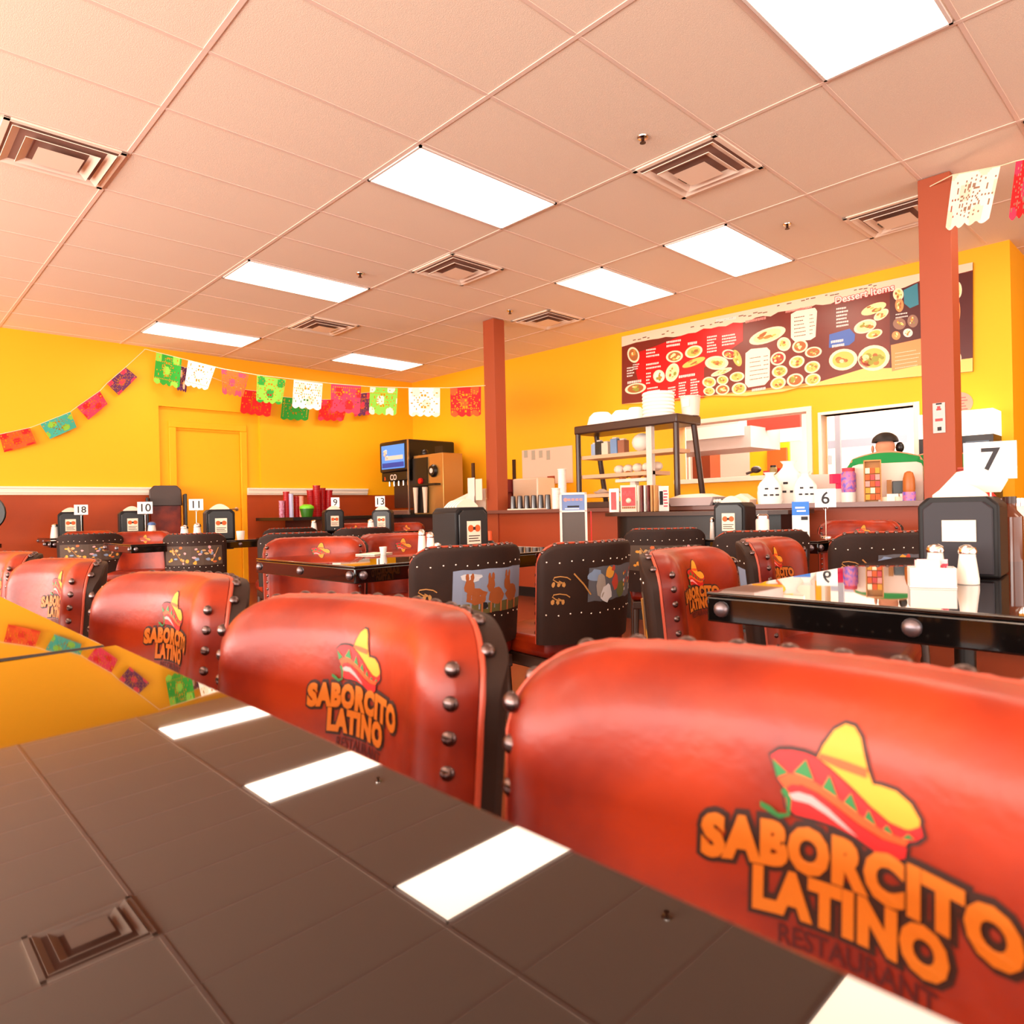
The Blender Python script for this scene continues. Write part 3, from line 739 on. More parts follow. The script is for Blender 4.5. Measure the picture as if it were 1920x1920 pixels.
part('box', MB().m(M_WHITE).box(-.041,.041,-.015,.015,0,.195), t); part('blue_panel', MB().m(mat('flyer_blue', (30, 110, 200), .5)).box(-.041,.041,-.0165,-.015,.125,.195), t)
mb = MB().m(M_INK).box(.002,.034,-.017,-.015,.10,.118).box(0,.03,-.017,-.015,.01,.04); mb.m(M_WHITE); text_mb(mb, 'SKI TRIP', .018, lambda x, z_: Vector((x, -.0172, .165+z_))) if False else mb.box(-.025,.02,-.0172,-.0162,.16,.168).box(-.018,.025,-.0172,-.0162,.143,.151)
part('print', mb, t)
p = onT(1548, 3.75); sign(p, cam_rz(p), '6', 'table sign with a 6 on a thin stand before the counter', .16, .105, .10)
# other tables
p = onT(410, 5.55); napkin_dispenser(p, cam_rz(p)+R(8), 'dark napkin dispenser with orange label beside sign 11', 1.28)
p = onT(368, 5.6); sign(p, cam_rz(p), '11', 'table sign with the number 11 on the left', .24, .105, .09)
shaker(onT(345, 5.4), 'wide white shaker with dark cap left of sign 11', .125, .036, M_WHITE)
shaker(onT(369, 5.38), 'white shaker beside the napkin dispenser of sign 11', .14, .034, M_WHITE)
p = onT(450, 5.45); t = thing('paper_cup', 'small white cup on the right end of the table with sign 11', 'cup', p); part('cup', MB().m(M_WHITE).lathe([(.026,0),(.032,.07),(.029,.07),(.024,.004)], 14), t)
p = onT(246, 7.1); napkin_dispenser(p, cam_rz(p)+R(5), 'dark napkin dispenser with napkins standing up beside sign 10', 1.4)
p = onT(272, 6.95); sign(p, cam_rz(p), '10', 'table sign with the number 10 on the left', .23, .135, .12)
shaker(onT(284, 7.0), 'white shaker with blue lid below sign 10', .15, .045, M_WHITE, mat('blue_lid', (60, 100, 160), .4))
p = onT(132, 7.7); napkin_dispenser(p, cam_rz(p), 'farthest left dark napkin dispenser beside sign 18', 1.45)
p = onT(152, 7.6); sign(p, cam_rz(p), '18', 'small far table sign with the number 18 by the back wall', .24, .13, .11)
shaker(onT(102, 7.6), 'pale shaker left of the farthest left napkin dispenser', .15, .045, M_WHITE)
p = onT(624, 7.6); napkin_dispenser(p, cam_rz(p)+R(10), 'far dark napkin dispenser below sign 9', 1.25)
p = onT(629, 7.7); sign(p, cam_rz(p), '9', 'small far table sign with the number 9', .26, .09, .11)
p = onT(718, 6.9); napkin_dispenser(p, cam_rz(p)-R(10), 'far dark napkin dispenser below sign 13', 1.15)
p = onT(713, 7.0); sign(p, cam_rz(p), '13', 'small far table sign with the number 13', .25, .095, .105)
shaker(onT(588, 7.5), 'far white shaker left of the dispenser below sign 9', .13, .035, M_WHITE); shaker(onT(695, 6.8), 'far white shaker left of the dispenser below sign 13', .13, .04, M_WHITE)

# high chair near the door
p = G(312, 8.6); t = thing('high_chair', 'tall dark wooden chair with red seat back in front of the yellow door', 'chair', p, R(-15))
a = .21
part('seat', MB().m(M_RED).box(-a+.03, a-.03, -.17, .17, .66, .70), t, .01); part('backrest', MB().m(M_RED).box(-a+.035, a-.035, .15, .18, .70, 1.10), t, .01)
mb = MB().m(M_DARKW); mb.prism([(-a+.02, 1.08), (a-.02, 1.08), (a-.03, 1.28), (a-.08, 1.335), (-a+.08, 1.335), (-a+.03, 1.28)], .13, .20); part('headboard', mb, t, .01)
for sg in (-1, 1):
    part('side_panel', MB().m(M_BLK).box(sg*a-.015, sg*a+.015, -.18, .2, .72, 1.22 if sg > 0 else 1.18), t, .008)
    for yy in (-.17, .17): part('leg', MB().m(M_DARKW).tube([(sg*.17, yy, .66), (sg*.21, yy*1.15, 0)], .018), t)
p = G(-42, 7.0); t = thing('round_back_chair', 'black round-backed chair cut off at the left edge', 'chair', p, R(-20))
mb = MB().m(M_BLK).lathe([(.19,0),(.2,.015),(.19,.03)], 24, (0,0,0), Matrix.Translation((0,.2,1.02)) @ Matrix.Rotation(R(90), 4, 'X')); part('backrest', mb, t)
part('seat', MB().m(M_BLK).cyl((0,0,.66), .19, .04), t)
for sx in (-1, 1):
    for sy in (-1, 1): part('leg', MB().m(M_BLK).tube([(sx*.1, sy*.1, .66), (sx*.16, sy*.16, 0)], .012), t)
    part('back_post', MB().m(M_BLK).tube([(sx*.1, .16, .66), (sx*.1, .19, .95)], .012), t)

# ------------------------------------------------------------------ counters
M_PANEL = mat('counter_front_paint', (156, 60, 22), .5)
CT_Z = .93
t = thing('service_counter', 'long service counter with brown laminate top running between the two brown columns', 'counter', (5.25, 3.5, 0))
part('counter_front', MB().m(M_PANEL).box(.02, .14, -3.2, 3.1, 0, CT_Z-.035), t)
mb = MB().m(M_COUNTER)
for y0, y1 in ((-3.3, -2.22), (-2.02, 2.24), (2.43, 3.2)): mb.box(-.09, .34, y0, y1, CT_Z-.035, CT_Z)
mb.box(-.09, -.003, -2.22, -2.02, CT_Z-.035, CT_Z).box(-.09, -.003, 2.24, 2.43, CT_Z-.035, CT_Z).box(.17, .34, -2.22, -2.02, CT_Z-.035, CT_Z).box(.17, .34, 2.24, 2.43, CT_Z-.035, CT_Z)
part('countertop', mb, t)
part('toe_kick', MB().m(M_BLK).box(.005, .02, -3.2, 3.1, 0, .1), t)
# lower serving bar in front
xb = 4.62
pa, pb = W(1112, 964, x=xb), W(1465, 952, x=xb)
zb = CT_Z - .045
t = thing('serving_bar', 'dark rounded serving bar in front of the counter, carrying the menus', 'counter', (xb, (pa.y+pb.y)/2, 0))
L = (pa.y-pb.y)/2
out = [(.53, -L), (.53, L), (.25, L)] + [(.25-.25*math.sin(R(a)), L-.25+.25*math.cos(R(a))) for a in range(0, 91, 15)] + [(0, -L+.1), (.1, -L)]
def slab(mb, pts, z0, z1):
    n = len(pts); A = [(p[0], p[1], z0) for p in pts]; B = [(p[0], p[1], z1) for p in pts]
    tri = [tuple(q) for q in tessellate_polygon([[Vector(p) for p in B]])]
    return mb.add(A+B, [tuple(q) for q in tri] + [tuple(n+i for i in reversed(q)) for q in tri] + [(i, (i+1) % n, n+(i+1) % n, n+i) for i in range(n)])
part('bar_top', slab(MB().m(M_DARKW), out, zb-.03, zb), t, .004)
part('bar_base', slab(MB().m(M_BLK), [(.08+p[0]*.86, p[1]*.9) for p in out], 0, zb-.03), t)
t = thing('back_counter', 'dark counter along the yellow back wall with cups and the soda machine', 'counter', (5.6, 8.75, 0))
part('cabinet', MB().m(mat('dark_cabinet', (74, 30, 20), .5)).box(-1.1, 1.15, -.36, .68, 0, .86), t)
part('countertop', MB().m(M_BLK).box(-1.52, 1.18, -.42, .70, .86, .90).box(.15, 1.2, -1.45, -.42, .86, .90), t)
part('side_cabinet', MB().m(mat('dark_cabinet')).box(.2, 1.2, -1.4, -.36, 0, .86), t)
# display case
p0 = Vector((5.30, 3.40)); 
ch = .82
t = thing('display_case', 'dark framed glass pastry case standing on the counter', 'display case', (5.32, 4.0, CT_Z))
hy = .60
def post(mb, a, b, w=.024): return mb.tube([a, b], w, 4)
mb = MB().m(M_DARKW); mb.box(-.06, .34, -hy, hy, ch-.085, ch)
part('top_panel', mb, t, .015)
for x0, x1, y in ((-.03, -.03, -hy+.03), (-.03, -.03, hy-.03), (.26, .40, -hy+.03), (.26, .40, hy-.03)):
    part('post', MB().m(M_DARKW).tube([(x0, y, ch-.08), (x1, y, .03)], .027, 8), t)
part('base', MB().m(M_DARKW).box(-.05, .42, -hy, hy, 0, .06), t, .006)
part('glass', MB().m(M_GLASS).box(-.046, -.042, -hy+.05, hy-.05, .06, ch-.085), t)
M_SHELF = mat('shelf_tan', (216, 170, 134), .5)
for z, y0, y1 in ((.14, -.12, .55), (.33, -.30, .56), (.52, -.52, .55)):
    part('shelf', MB().m(M_SHELF).box(-.01, .27, y0, y1, z-.035, z), t)
part('shelf_post', MB().m(M_WHITE).box(-.02, .03, -.30, -.24, .06, ch-.085), t)
CCO = Vector((5.32, 4.0, CT_Z))
def incase(y, z, x=.1): return CCO + Vector((x, y, z))
for k in range(5):
    q = incase(.18-.11*k, .325 + (0 if k < 2 else 0), .12)
    if k > 1: q.z = CCO.z + .33
    tag(link('pastry_bag', MB().m(mat('pastry_white', (246, 228, 212), .8)).ball((0,0,.045), .055, 10, 6, .8).mesh('pastry_bag'), loc=q), 'white wrapped pastry in a row on the middle shelf of the glass case', 'pastry', 'wrapped pastries in the glass case')
for k, (y, ma, h, r) in enumerate(((.40, M_BLK, .14, .035), (.46, mat('blue_pack', (150, 170, 200), .5), .12, .03), (.31, M_CREAM, .12, .04), (.20, mat('pack_blue', (110, 140, 180), .5), .15, .04), (.11, mat('pack_brown', (150, 90, 60), .6), .13, .04))):
    q = incase(y, .52); t2 = thing('drink_carton', ['black carton on the top shelf of the glass case', 'pale blue carton at the left end of the case top shelf', 'cream carton between two dark ones on the case top shelf', 'blue and white tall jar on the case top shelf', 'brown box right of the jar on the case top shelf'][k], 'carton', q)
    part('carton', MB().m(ma).box(-r, r, -r, r, 0, h), t2, .003); part('cap', MB().m(M_WHITE).box(-r*.6, r*.6, -r*.6, r*.6, h, h+.015), t2)
tag(link('dome_cake', MB().m(M_FOAM).ball((0,0,0), .10, 16, 8, .9).mesh('dome_cake'), loc=incase(-.10, .61, .12)), 'white domed cake cover at the right of the case top shelf', 'cake cover')
t2 = thing('bread_loaf', 'brown bread rolls heaped behind the menus in the glass case', 'bread', incase(-.05, .30, .04))
for k in range(9): part('roll', MB().m(mat('bread_brown', (168, 92, 30), .7)).ball((0,0,0), .035, 10, 6, .8, Matrix.Translation((.01*(k % 2), -.14+.034*k, .02*math.sin(k*1.3)))), t2)
part('tray', MB().m(M_WHITE).box(-.05, .08, -.18, .18, -.06, -.03), t2)
part('tray_stand', MB().m(M_WHITE).box(-.02, .04, -.03, .03, -.239, -.06), t2)
for k, y in enumerate((.40, .22)):
    tag(link('pastry_tray', MB().m(M_WHITE).lathe([(.06,0),(.09,.02),(.05,.03),(.02,.05)], 14).mesh('pastry_tray'), loc=incase(y, .14, .12)), ['white plate of pastries at the left of the lowest case shelf', 'white plate of pastries near the middle of the lowest case shelf'][k], 'plate')
# on top of the case
top = CT_Z + ch
q = Vector((5.45, 3.72, top)); t = thing('foam_container_stack', 'tall stack of round white foam containers on the display case', 'containers', q)
for k in range(7): part('container', MB().m(M_FOAM).lathe([(.135,0),(.148,.012),(.148,.022),(.140,.034)], 24, (0,0,.0335*k)), t)
for k, (y, r, h, l) in enumerate(((4.40, .14, .13, 'white foam bowl upside down at the left end of the display case top'), (4.14, .12, .12, 'white foam bowl in the middle of the display case top'), (3.98, .10, .13, 'white foam bowl against the tall container stack'))):
    tag(link('foam_bowl', MB().m(M_FOAM).lathe([(r,0),(r,.02),(r*.85,h*.7),(r*.55,h),(.01,h)], 20).mesh('foam_bowl'), loc=(5.45, y, top)), l, 'bowl', 'white foam bowls on the display case')
q = Vector((5.62, 3.38-.02, top)); q = Vector((5.58, 3.46, top))
t = thing('plastic_tub', 'clear plastic tub with a label at the right end of the display case top', 'tub', q)
part('tub', MB().m(mat('milky_plastic', (244, 226, 214), .3, alpha=.8)).lathe([(.075,0),(.09,.17),(.094,.172),(.094,.18),(.086,.18),(.07,.004)], 20), t)
part('label', MB().m(M_WHITE).box(-.088, -.084, -.04, .03, .08, .15), t)
# menus in an acrylic stand
q = W(1196, 958, x=4.80); base = Vector((4.80, q.y, zb)); rzm = cam_rz(base)
t = thing('menu_stand', 'clear acrylic stand holding menus on the serving bar', 'menu stand', base, rzm)
part('holder', MB().m(M_CLEARP).box(-.22, .22, -.05, -.046, 0, .12).box(-.22, .22, -.05, .05, 0, .004), t)
def menu(dx, ang, w, hh, ma, label, pic=None, dy=0):
    o = base + Vector((dx*math.cos(rzm)-dy*math.sin(rzm), dx*math.sin(rzm)+dy*math.cos(rzm), .005))
    t = thing('menu', label, 'menu', o, rzm+R(ang), 'menus in the acrylic stand')
    part('cover', MB().m(ma).box(-w/2, w/2, -.006, .006, 0, hh), t, .001)
    if pic: pic(t, w, hh)
mat('menu_red', (190, 20, 18), .4)
def pic_red(t, w, h):
    part('photo', MB().m(mat('menu_red', (196, 24, 22), .4)).box(-w*.42, w*.42, -.0075, -.006, h*.22, h*.92), t)
    mb = MB().m(M_CREAM).ball((0, -.0068, h*.42), w*.17, 12, 6, 1, None); 
    mb.m(mat('chili_red', (226, 50, 50), .4))
    for k in range(7): mb.cbox((-w*.28+w*.09*k, -.0082, h*(.68+.06*math.sin(k*2))), (w*.13, .0015, h*.1))
    mb.m(mat('bread_brown')); 
    for k in range(7): mb.cbox((-w*.36+w*.12*k, -.0082, h*.16), (w*.1, .002, h*.07))
    part('printed_food', mb, t)
def pic_band(t, w, h):
    part('photo', MB().m(mat('menu_red')).box(-w*.3, w*.25, -.0075, -.006, h*.1, h*.85), t)
def pic_txt(t, w, h):
    part('photo', MB().m(M_DARK).box(-w*.45, -w*.1, -.0075, -.006, h*.25, h*.8), t)
    mb = MB().m(mat('packet_print'))
    for k in range(6): mb.cbox((w*.15+w*.04*math.sin(k*2), -.0078, h*(.2+.12*k)), (w*.4, .001, h*.05))
    part('print', mb, t)
menu(-.195, -25, .09, .20, M_WHITE, 'leaning red and white menu at the left end of the stand', pic_band, .0)
menu(-.075, -3, .135, .225, M_CREAM, 'menu with red photo of chillies facing us in the stand', pic_red, -.01)
for k in range(6):
    ma = [M_CREAM, mat('menu_maroon', (110, 30, 26), .5), M_WHITE, mat('menu_maroon'), mat('menu_tan', (206, 150, 90), .6), mat('menu_tan')][k]
    menu(.03+.027*k, 60, .11, .22, ma, ['cream menu seen edge-on beside the red chilli menu', 'maroon menu edge-on, third from the left of the stand', 'white menu edge-on between the two maroon ones', 'maroon menu edge-on in the middle of the stand', 'tan menu edge-on right of the maroon one', 'tan menu edge-on next to the right end of the stand'][k], None, .01)
menu(.215, 18, .085, .21, M_WHITE, 'leaning white menu with red lettering at the right end of the stand', pic_txt, .0)
# framed sign board in front of the counter
q0, q1 = W(1040, 925, x=4.42), W(1110, 922, x=4.42)
bc = (q0+q1)/2; t = thing('sign_board', 'white framed standing sign with a blue poster and dark lower panel', 'sign', (bc.x, bc.y, 0), cam_rz(bc)+R(6))
w = .115; zt = bc.z
mb = MB().m(M_WHITE)
for q in ((-w, -w+.018, .5, zt), (w-.018, w, .5, zt), (-w, w, zt-.018, zt), (-w, w, zt-.165, zt-.15), (-w, -w+.018, 0, .5), (w-.018, w, 0, .5)): mb.box(q[0], q[1], -.012, .012, q[2], q[3])
part('frame', mb, t)
po = part('poster', MB().m(mat('poster_blue', (110, 134, 184), .5)).box(-w+.018, w-.018, -.004, .004, zt-.15, zt-.018), t)
mb = MB().m(mat('poster_pink', (240, 140, 130), .5))
mb.lathe([(.016,0),(.016,.001)], 14, (0,0,0), Matrix.Translation((-.065, -.005, zt-.06)) @ Matrix.Rotation(R(90), 4, 'X'))
for k in range(4): mb.cbox((-.035+.034*k, -.005, zt-.06), (.024, .002, .018))
mb.m(M_INK).cbox((0, -.005, zt-.118), (.10, .002, .014)); mb.m(M_WHITE).cbox((-.01, -.005, zt-.137), (.12, .002, .008)); part('print', mb, po)
part('lower_panel', MB().m(mat('panel_grey', (88, 78, 74), .5)).box(-w+.018, w-.018, -.004, .004, .45, zt-.165), t)
part('red_edge', MB().m(M_REDP).box(w+.03, w+.038, -.004, .004, .45, zt-.16).box(-w+.02, w+.038, -.004, .004, .45, .46), t)

# ------------------------------------------------------------------ soda machine and drinks
t = thing('soda_machine', 'black soda fountain with lit blue screen in the far corner', 'soda fountain', (6.25, 8.60, .90))
part('head', MB().m(M_BLK).box(-.45, .42, -.37, .37, .63, 1.09), t, .03)
part('tower', MB().m(M_DARKW).box(-.22, .42, -.34, .34, .10, .63), t, .01)
part('screen', MB().m(mat('screen_blue', (70, 140, 232), .3, emit=.35)).box(-.458, -.449, -.29, .30, .68, 1.03), t, .004)
mb = MB().m(M_WHITE).box(-.462, -.457, -.26, .20, .81, .87); mb.m(mat('screen_deep', (20, 70, 190), .3)).box(-.460, -.457, -.28, .28, .70, .77)
mb.m(M_CREAM); [mb.ball((-.458, .17+.04*math.sin(k*2.1), .90+.045*math.cos(k*1.7)), .025, 8, 5) for k in range(5)]
part('screen_print', mb, t)
mb = MB().m(M_BLK).box(-.44, -.22, -.33, .33, .50, .63); part('valve_panel', mb, t, .01)
mb = MB().m(M_WHITE); text_mb(mb, 'CO', .115, lambda x, y: Vector((-.442, .02-x, .515+y)), offset=.003); part('lettering', mb, t, smooth=False, recalc=False); mb = MB().m(mat('label_orange')); text_mb(mb, 'a', .10, lambda x, y: Vector((-.442, .24-x, .52+y)), offset=.002); part('lettering', mb, t, smooth=False, recalc=False)
for k in range(5): part('nozzle', MB().m(M_CHROME).cyl((-.36, -.24+.12*k, .43), .016, .07, 10), t)
part('drip_tray', MB().m(M_STEEL).box(-.44, .1, -.34, .34, 0, .07), t, .006)
part('front_trim', MB().m(M_STEEL).box(-.455, -.44, -.385, -.36, .0, 1.08), t)
t = thing('tea_brewer', 'stainless drink dispenser with dial and red knob beside the soda machine', 'drink dispenser', (6.17, 7.85, .90))
part('cabinet', MB().m(mat('steel_yellow_reflection', (196, 150, 84), .3, metal=.6)).box(-.30, .05, -.34, .34, 0, .84), t, .008)  # stainless steel; its yellow reflection is put into the base colour
part('front_panel', MB().m(M_BLK).box(-.32, -.30, .0, .34, .02, .80), t)
mb = MB().m(M_BLK).lathe([(.085,0),(.09,.02),(.07,.05)], 20, (0,0,0), Matrix.Translation((-.30, -.14, .60)) @ Matrix.Rotation(R(-90), 4, 'Y')); dl = part('dial', mb, t)
part('dial_ring', MB().m(M_WHITE).lathe([(.035,.05),(.035,.055),(.02,.056)], 16, (0,0,0), Matrix.Translation((-.30, -.14, .60)) @ Matrix.Rotation(R(-90), 4, 'Y')), dl)
part('knob', MB().m(M_REDP).lathe([(.045,0),(.04,.03)], 14, (0,0,0), Matrix.Translation((-.32, .14, .47)) @ Matrix.Rotation(R(-90), 4, 'Y')), t)
part('shelf', MB().m(M_BLK).box(-.40, -.30, -.28, .30, .40, .425), t)
for y in (.22, .0): part('spigot', MB().m(M_CREAM).tube([(-.36, y, .38), (-.36, y, .26), (-.36, y, .02)], [.04, .032, .022], 10), t)
part('notice', MB().m(M_CREAM).box(-.306, -.300, .06, .22, .64, .80), t)
part('name_plate', MB().m(M_BLK).box(-.25, -.22, -.28, -.10, .84, .94), t)
part('top_knob', MB().m(M_BLK).ball((-.2, .2, .87), .06, 12, 6), t)
# cup stacks
def cup_stack(u, d, h, r, ma, label, z=.90, lean=0):
    h *= .62; p = W(u, 945, y=8.62+(d-8.7)*.7); t = thing('cup_stack', label, 'cups', (p.x, p.y, z), 0, 'stacks of cups on the back counter'); t.rotation_euler = (0, R(lean), 0)
    pr = []; n = int(h/.03)
    for k in range(n): pr += [(r*.92, .03*k), (r, .03*k+.024), (r, .03*k+.028)]
    part('cups', MB().m(ma).lathe(pr, 14), t); part('rim', MB().m(ma).lathe([(r*1.06, 0), (r*1.06, .01)], 14, (0,0,.03*n-.004)), t)
M_CR = mat('cup_red', (176, 18, 24), .35); M_CP = mat('cup_striped', (216, 160, 190), .4, noise=.4, nscale=30, rgb2=(160, 60, 90))
for u, d, h, r, ma, l, ln in ((528, 9.2, .38, .035, M_CP, 'short pink-white cup stack at the left end', 0), (537, 9.25, .55, .04, M_CR, 'red cup stack second from left', 0), (546, 9.2, .50, .03, mat('cup_blue', (190, 190, 226), .4), 'thin pale blue cup stack', 0),
      (556, 9.3, .46, .04, M_CR, 'red cup stack right of the pale blue one', 0), (565, 9.2, .48, .03, mat('cup_salmon', (240, 150, 130), .4), 'salmon cup stack left of the green bowl', 0), (584, 9.5, .62, .05, M_CR, 'tall red cup stack leaning slightly left', -2), (594, 9.4, .68, .05, M_CR, 'tallest dark red cup stack', 0), (604, 9.55, .66, .045, M_CR, 'tall red cup stack second from the right', 1), (615, 9.5, .60, .05, M_CR, 'red cup stack at the right end leaning right', 3)):
    cup_stack(u, d-.6, h, r, ma, l, .90, ln)
p = W(575, 945, y=8.5); t = thing('green_bowl', 'green bowl with bright lime lid beside the cup stacks', 'bowl', (p.x, p.y, .90))
part('bowl', MB().m(mat('dark_green_glass', (50, 110, 20), .3)).lathe([(.07,0),(.09,.10),(.09,.11)], 18), t); part('lid', MB().m(mat('lime', (120, 220, 40), .4)).lathe([(.095,.11),(.09,.14),(.05,.165)], 18), t)

# ------------------------------------------------------------------ counter clutter, left part
def onC(u, x=5.3, z=CT_Z): q = W(u, 945, x=x); return Vector((q.x, q.y, z))
p = onC(976, 5.75); p.z = .0
t = thing('back_shelf', 'low steel work shelf behind the counter', 'shelf', (6.2, 5.2, 0)); part('top', MB().m(M_STEEL).box(-.3, .45, -1.0, 1.0, .86, .90), t)
for sx in (-.27, .42):
    for sy in (-.95, .95): part('leg', MB().m(M_STEEL).tube([(sx, sy, 0), (sx, sy, .86)], .02), t)
q = W(990, 900, x=6.15); t = thing('coffee_machine', 'coffee machine with a dark red brewing head behind the counter', 'coffee machine', (6.15, q.y, .90))
part('tower', MB().m(mat('warm_steel', (226, 206, 184), .35, metal=.15)).box(-.12, .2, -.28, .16, 0, .42), t, .02); part('brew_head', MB().m(mat('dark_red_plastic', (120, 20, 20), .4)).box(-.2, -.02, .17, .42, .25, .42), t, .01)
part('leg_post', MB().m(mat('dark_red_plastic')).box(-.1, 0, .2, .4, 0, .25), t); part('burner', MB().m(M_BLK).box(-.28, .0, -.25, .15, .02, .06), t)
M_SMOKE = mat('smoky_glass', (60, 56, 60), .12, spec=.8)
for k in range(12):
    u = 962 + (k % 6)*13; x = 5.34 + .1*(k//6)
    t = thing('drinking_glass', 'smoky drinking glass turned down among the glasses left of the foam cups', 'glass', onC(u, x), 0, 'smoky glasses on the counter')
    part('bowl', MB().m(M_SMOKE).lathe([(.038,0),(.030,.15),(.024,.155)], 12), t)
for u, x, h, l in ((1055, 5.42, .42, 'tall stack of white foam cups left of the display case'), (1043, 5.36, .22, 'shorter stack of white foam cups left of the display case')):
    t = thing('foam_cup_stack', l, 'cups', onC(u, x)); pr = []
    for k in range(int(h/.02)): pr += [(.040, .02*k), (.046, .02*k+.016), (.046, .02*k+.019)]
    part('cups', MB().m(M_FOAM).lathe(pr, 16), t); part('rim', MB().m(M_FOAM).lathe([(.049,0),(.049,.008)], 16, (0,0,h-.01)), t)
tag(link('folded_towel', MB().m(M_CREAM).box(-.08,.08,-.25,.2,0,.012).mesh('towel'), loc=onC(985, 5.24)), 'flat pale towel on the counter edge by the left column', 'towel')
# papers and box by the left column
q = W(895, 905, x=5.18); 
t = thing('notice_stand', 'white notices standing on the counter against the left column', 'notice', (5.17, 6.06, CT_Z), 0)
part('sheet', MB().m(M_WHITE).box(0, .006, -.02, .10, .08, .38), t); part('sheet', MB().m(M_CREAM).box(-.02, -.014, -.17, -.06, .12, .36), t)
part('easel', MB().m(M_DARKW).box(.01, .03, .0, .04, 0, .55), t)
mb = MB().m(M_INK)
for k in range(3): mb.box(-.024, -.022, -.01+.035*k, .015+.035*k, .02, .05)
mb.box(-.024, -.022, -.01, .09, .08, .10); part('card', MB().m(M_WHITE).box(-.02, -.014, -.03, .11, 0, .17), t); part('print', mb, t)
t = tag(link('paper_bundle', MB().m(M_CREAM).prism([(-.28,0),(.24,0),(.24,.26),(.10,.24),(-.22,.10)], -.08, .10).mesh('paper_bundle')), 'heap of cream paper sacks left of the left column', 'paper sacks')
t.location = (5.28, 6.30, CT_Z); t.rotation_euler = (0, 0, R(-55))
# wall poster behind the counter left of the case
def wallbox(name, u0, v0, u1, v1, off0, off1, ma, parent=None, bev=0):
    a0, z1 = walla(u0, v0); a1, z0 = walla(u1, v1); mb = MB().m(ma); wbox(mb, a0, a1, z0, z1, off1, off0); return part(name, mb, parent, bev)
t = thing('order_board', 'pale order board with paper slips on the wall left of the display case', 'board', (0,0,0))
wallbox('board', 980, 845, 1075, 905, .002, .015, mat('board_pink', (240, 200, 176), .6), t)
for k in range(4): wallbox('paper_slip', 984+k*14, 845, 991+k*14, 858+4*(k % 2), .016, .019, mat('slip_grey', (180, 170, 150), .7), t)
wallbox('slip', 1028, 893, 1042, 906, .016, .02, M_PANEL, t)
wallbox('black_frame', 962, 862, 968, 905, .002, .02, M_DARKW, t)

# ------------------------------------------------------------------ counter clutter, right part
t = thing('food_tray', 'grey plastic tray heaped with papers right of the display case', 'tray', onC(1305, 5.22), R(-90))
part('tray', MB().m(mat('grey_tray', (170, 150, 150), .5)).prism([(-.19,.0),(.19,.0),(.22,.07),(-.22,.07)], -.1, .12), t, .004); part('papers', MB().m(M_CREAM).prism([(-.2,.07),(.22,.07),(.1,.10),(-.1,.095)], -.09, .1), t)
t = thing('wire_basket', 'black wire basket of creamers right of the grey tray', 'basket', onC(1345, 5.22)); part('basket', MB().m(M_BLK).box(-.06,.06,-.07,.07,0,.05), t, .004)
for k in range(6): part('creamer', MB().m(M_WHITE).ball((0,0,0), .016, 8, 5, 1, Matrix.Translation((-.063, -.06+.024*k, .035))), t)
t = thing('paper_napkins', 'crumpled pale napkins on the counter before the hatch', 'napkins', onC(1385, 5.3)); part('heap', MB().m(M_CREAM).prism([(-.13,0),(.12,0),(.13,.04),(.05,.09),(-.04,.06),(-.12,.02)], -.06, .06, Matrix.Rotation(R(-90), 4, 'Z')), t)
def bag(u, x, w, h, label, rz=0, tie=True, d_=.12):
    t = thing('takeout_bag', label, 'bag', onC(u, x), R(-52+rz), 'white takeout bags on the counter')
    rows = [(0, 1.0), (.1, 1.05), (.35, 1.08), (.55, 1.02), (.68, .84), (.78, .58), (.86, .38), (.92, .36), (1.0, .56)]
    mb = MB().m(mat('plastic_bag', (252, 246, 238), .45)); n = 20; vs = []; random.seed(u)
    for zf, s_ in rows:
        for k in range(n):
            a = 2*PI*k/n; c_, q_ = math.cos(a), math.sin(a); e = 1/max(abs(c_), abs(q_))**.7; j = 1+random.uniform(-.05, .05)
            vs.append((w/2*s_*c_*e*j*.9, d_/2*s_*q_*e*j*.9, h*zf))
    fs = [(i*n+k, i*n+(k+1)%n, (i+1)*n+(k+1)%n, (i+1)*n+k) for i in range(len(rows)-1) for k in range(n)] + [tuple(range(n-1,-1,-1))]
    mb.add(vs, fs); part('bag', mb, t)
    mb = MB().m(M_INK)
    for k, (x_, z_) in enumerate(((-.25,.28),(.0,.28),(.22,.28),(-.2,.48),(.2,.48))): mb.cbox((x_*w, -d_/2*1.0-.002, z_*h), (w*.14, .002, h*.05))
    part('print', mb, t)
bag(1444, 5.28, .19, .25, 'white takeout bag at the left of the group by sign 6', 0)
bag(1480, 5.46, .27, .34, 'tallest white takeout bag behind the others by the hatch', 10)
bag(1510, 5.24, .17, .24, 'white takeout bag just left of the 6 sign', -5)
t = thing('jar_on_hatch', 'small dark-lidded jar above the takeout bags on the hatch sill', 'jar', WR(6.15, 1.235, .02)); part('jar', MB().m(mat('olive_jar', (150, 130, 80), .4)).lathe([(.035,0),(.04,.06),(.03,.08)], 14), t); part('lid', MB().m(M_BLK).lathe([(.032,.08),(.03,.10)], 14), t)
p = onC(1537, 5.5); t = thing('white_box', 'plain white box right behind sign 6', 'box', p, R(-45)); part('box', MB().m(M_WHITE).box(-.13, .13, -.08, .08, 0, .22), t); part('print', MB().m(M_INK).box(-.10, -.05, -.082, -.08, .02, .08), t)
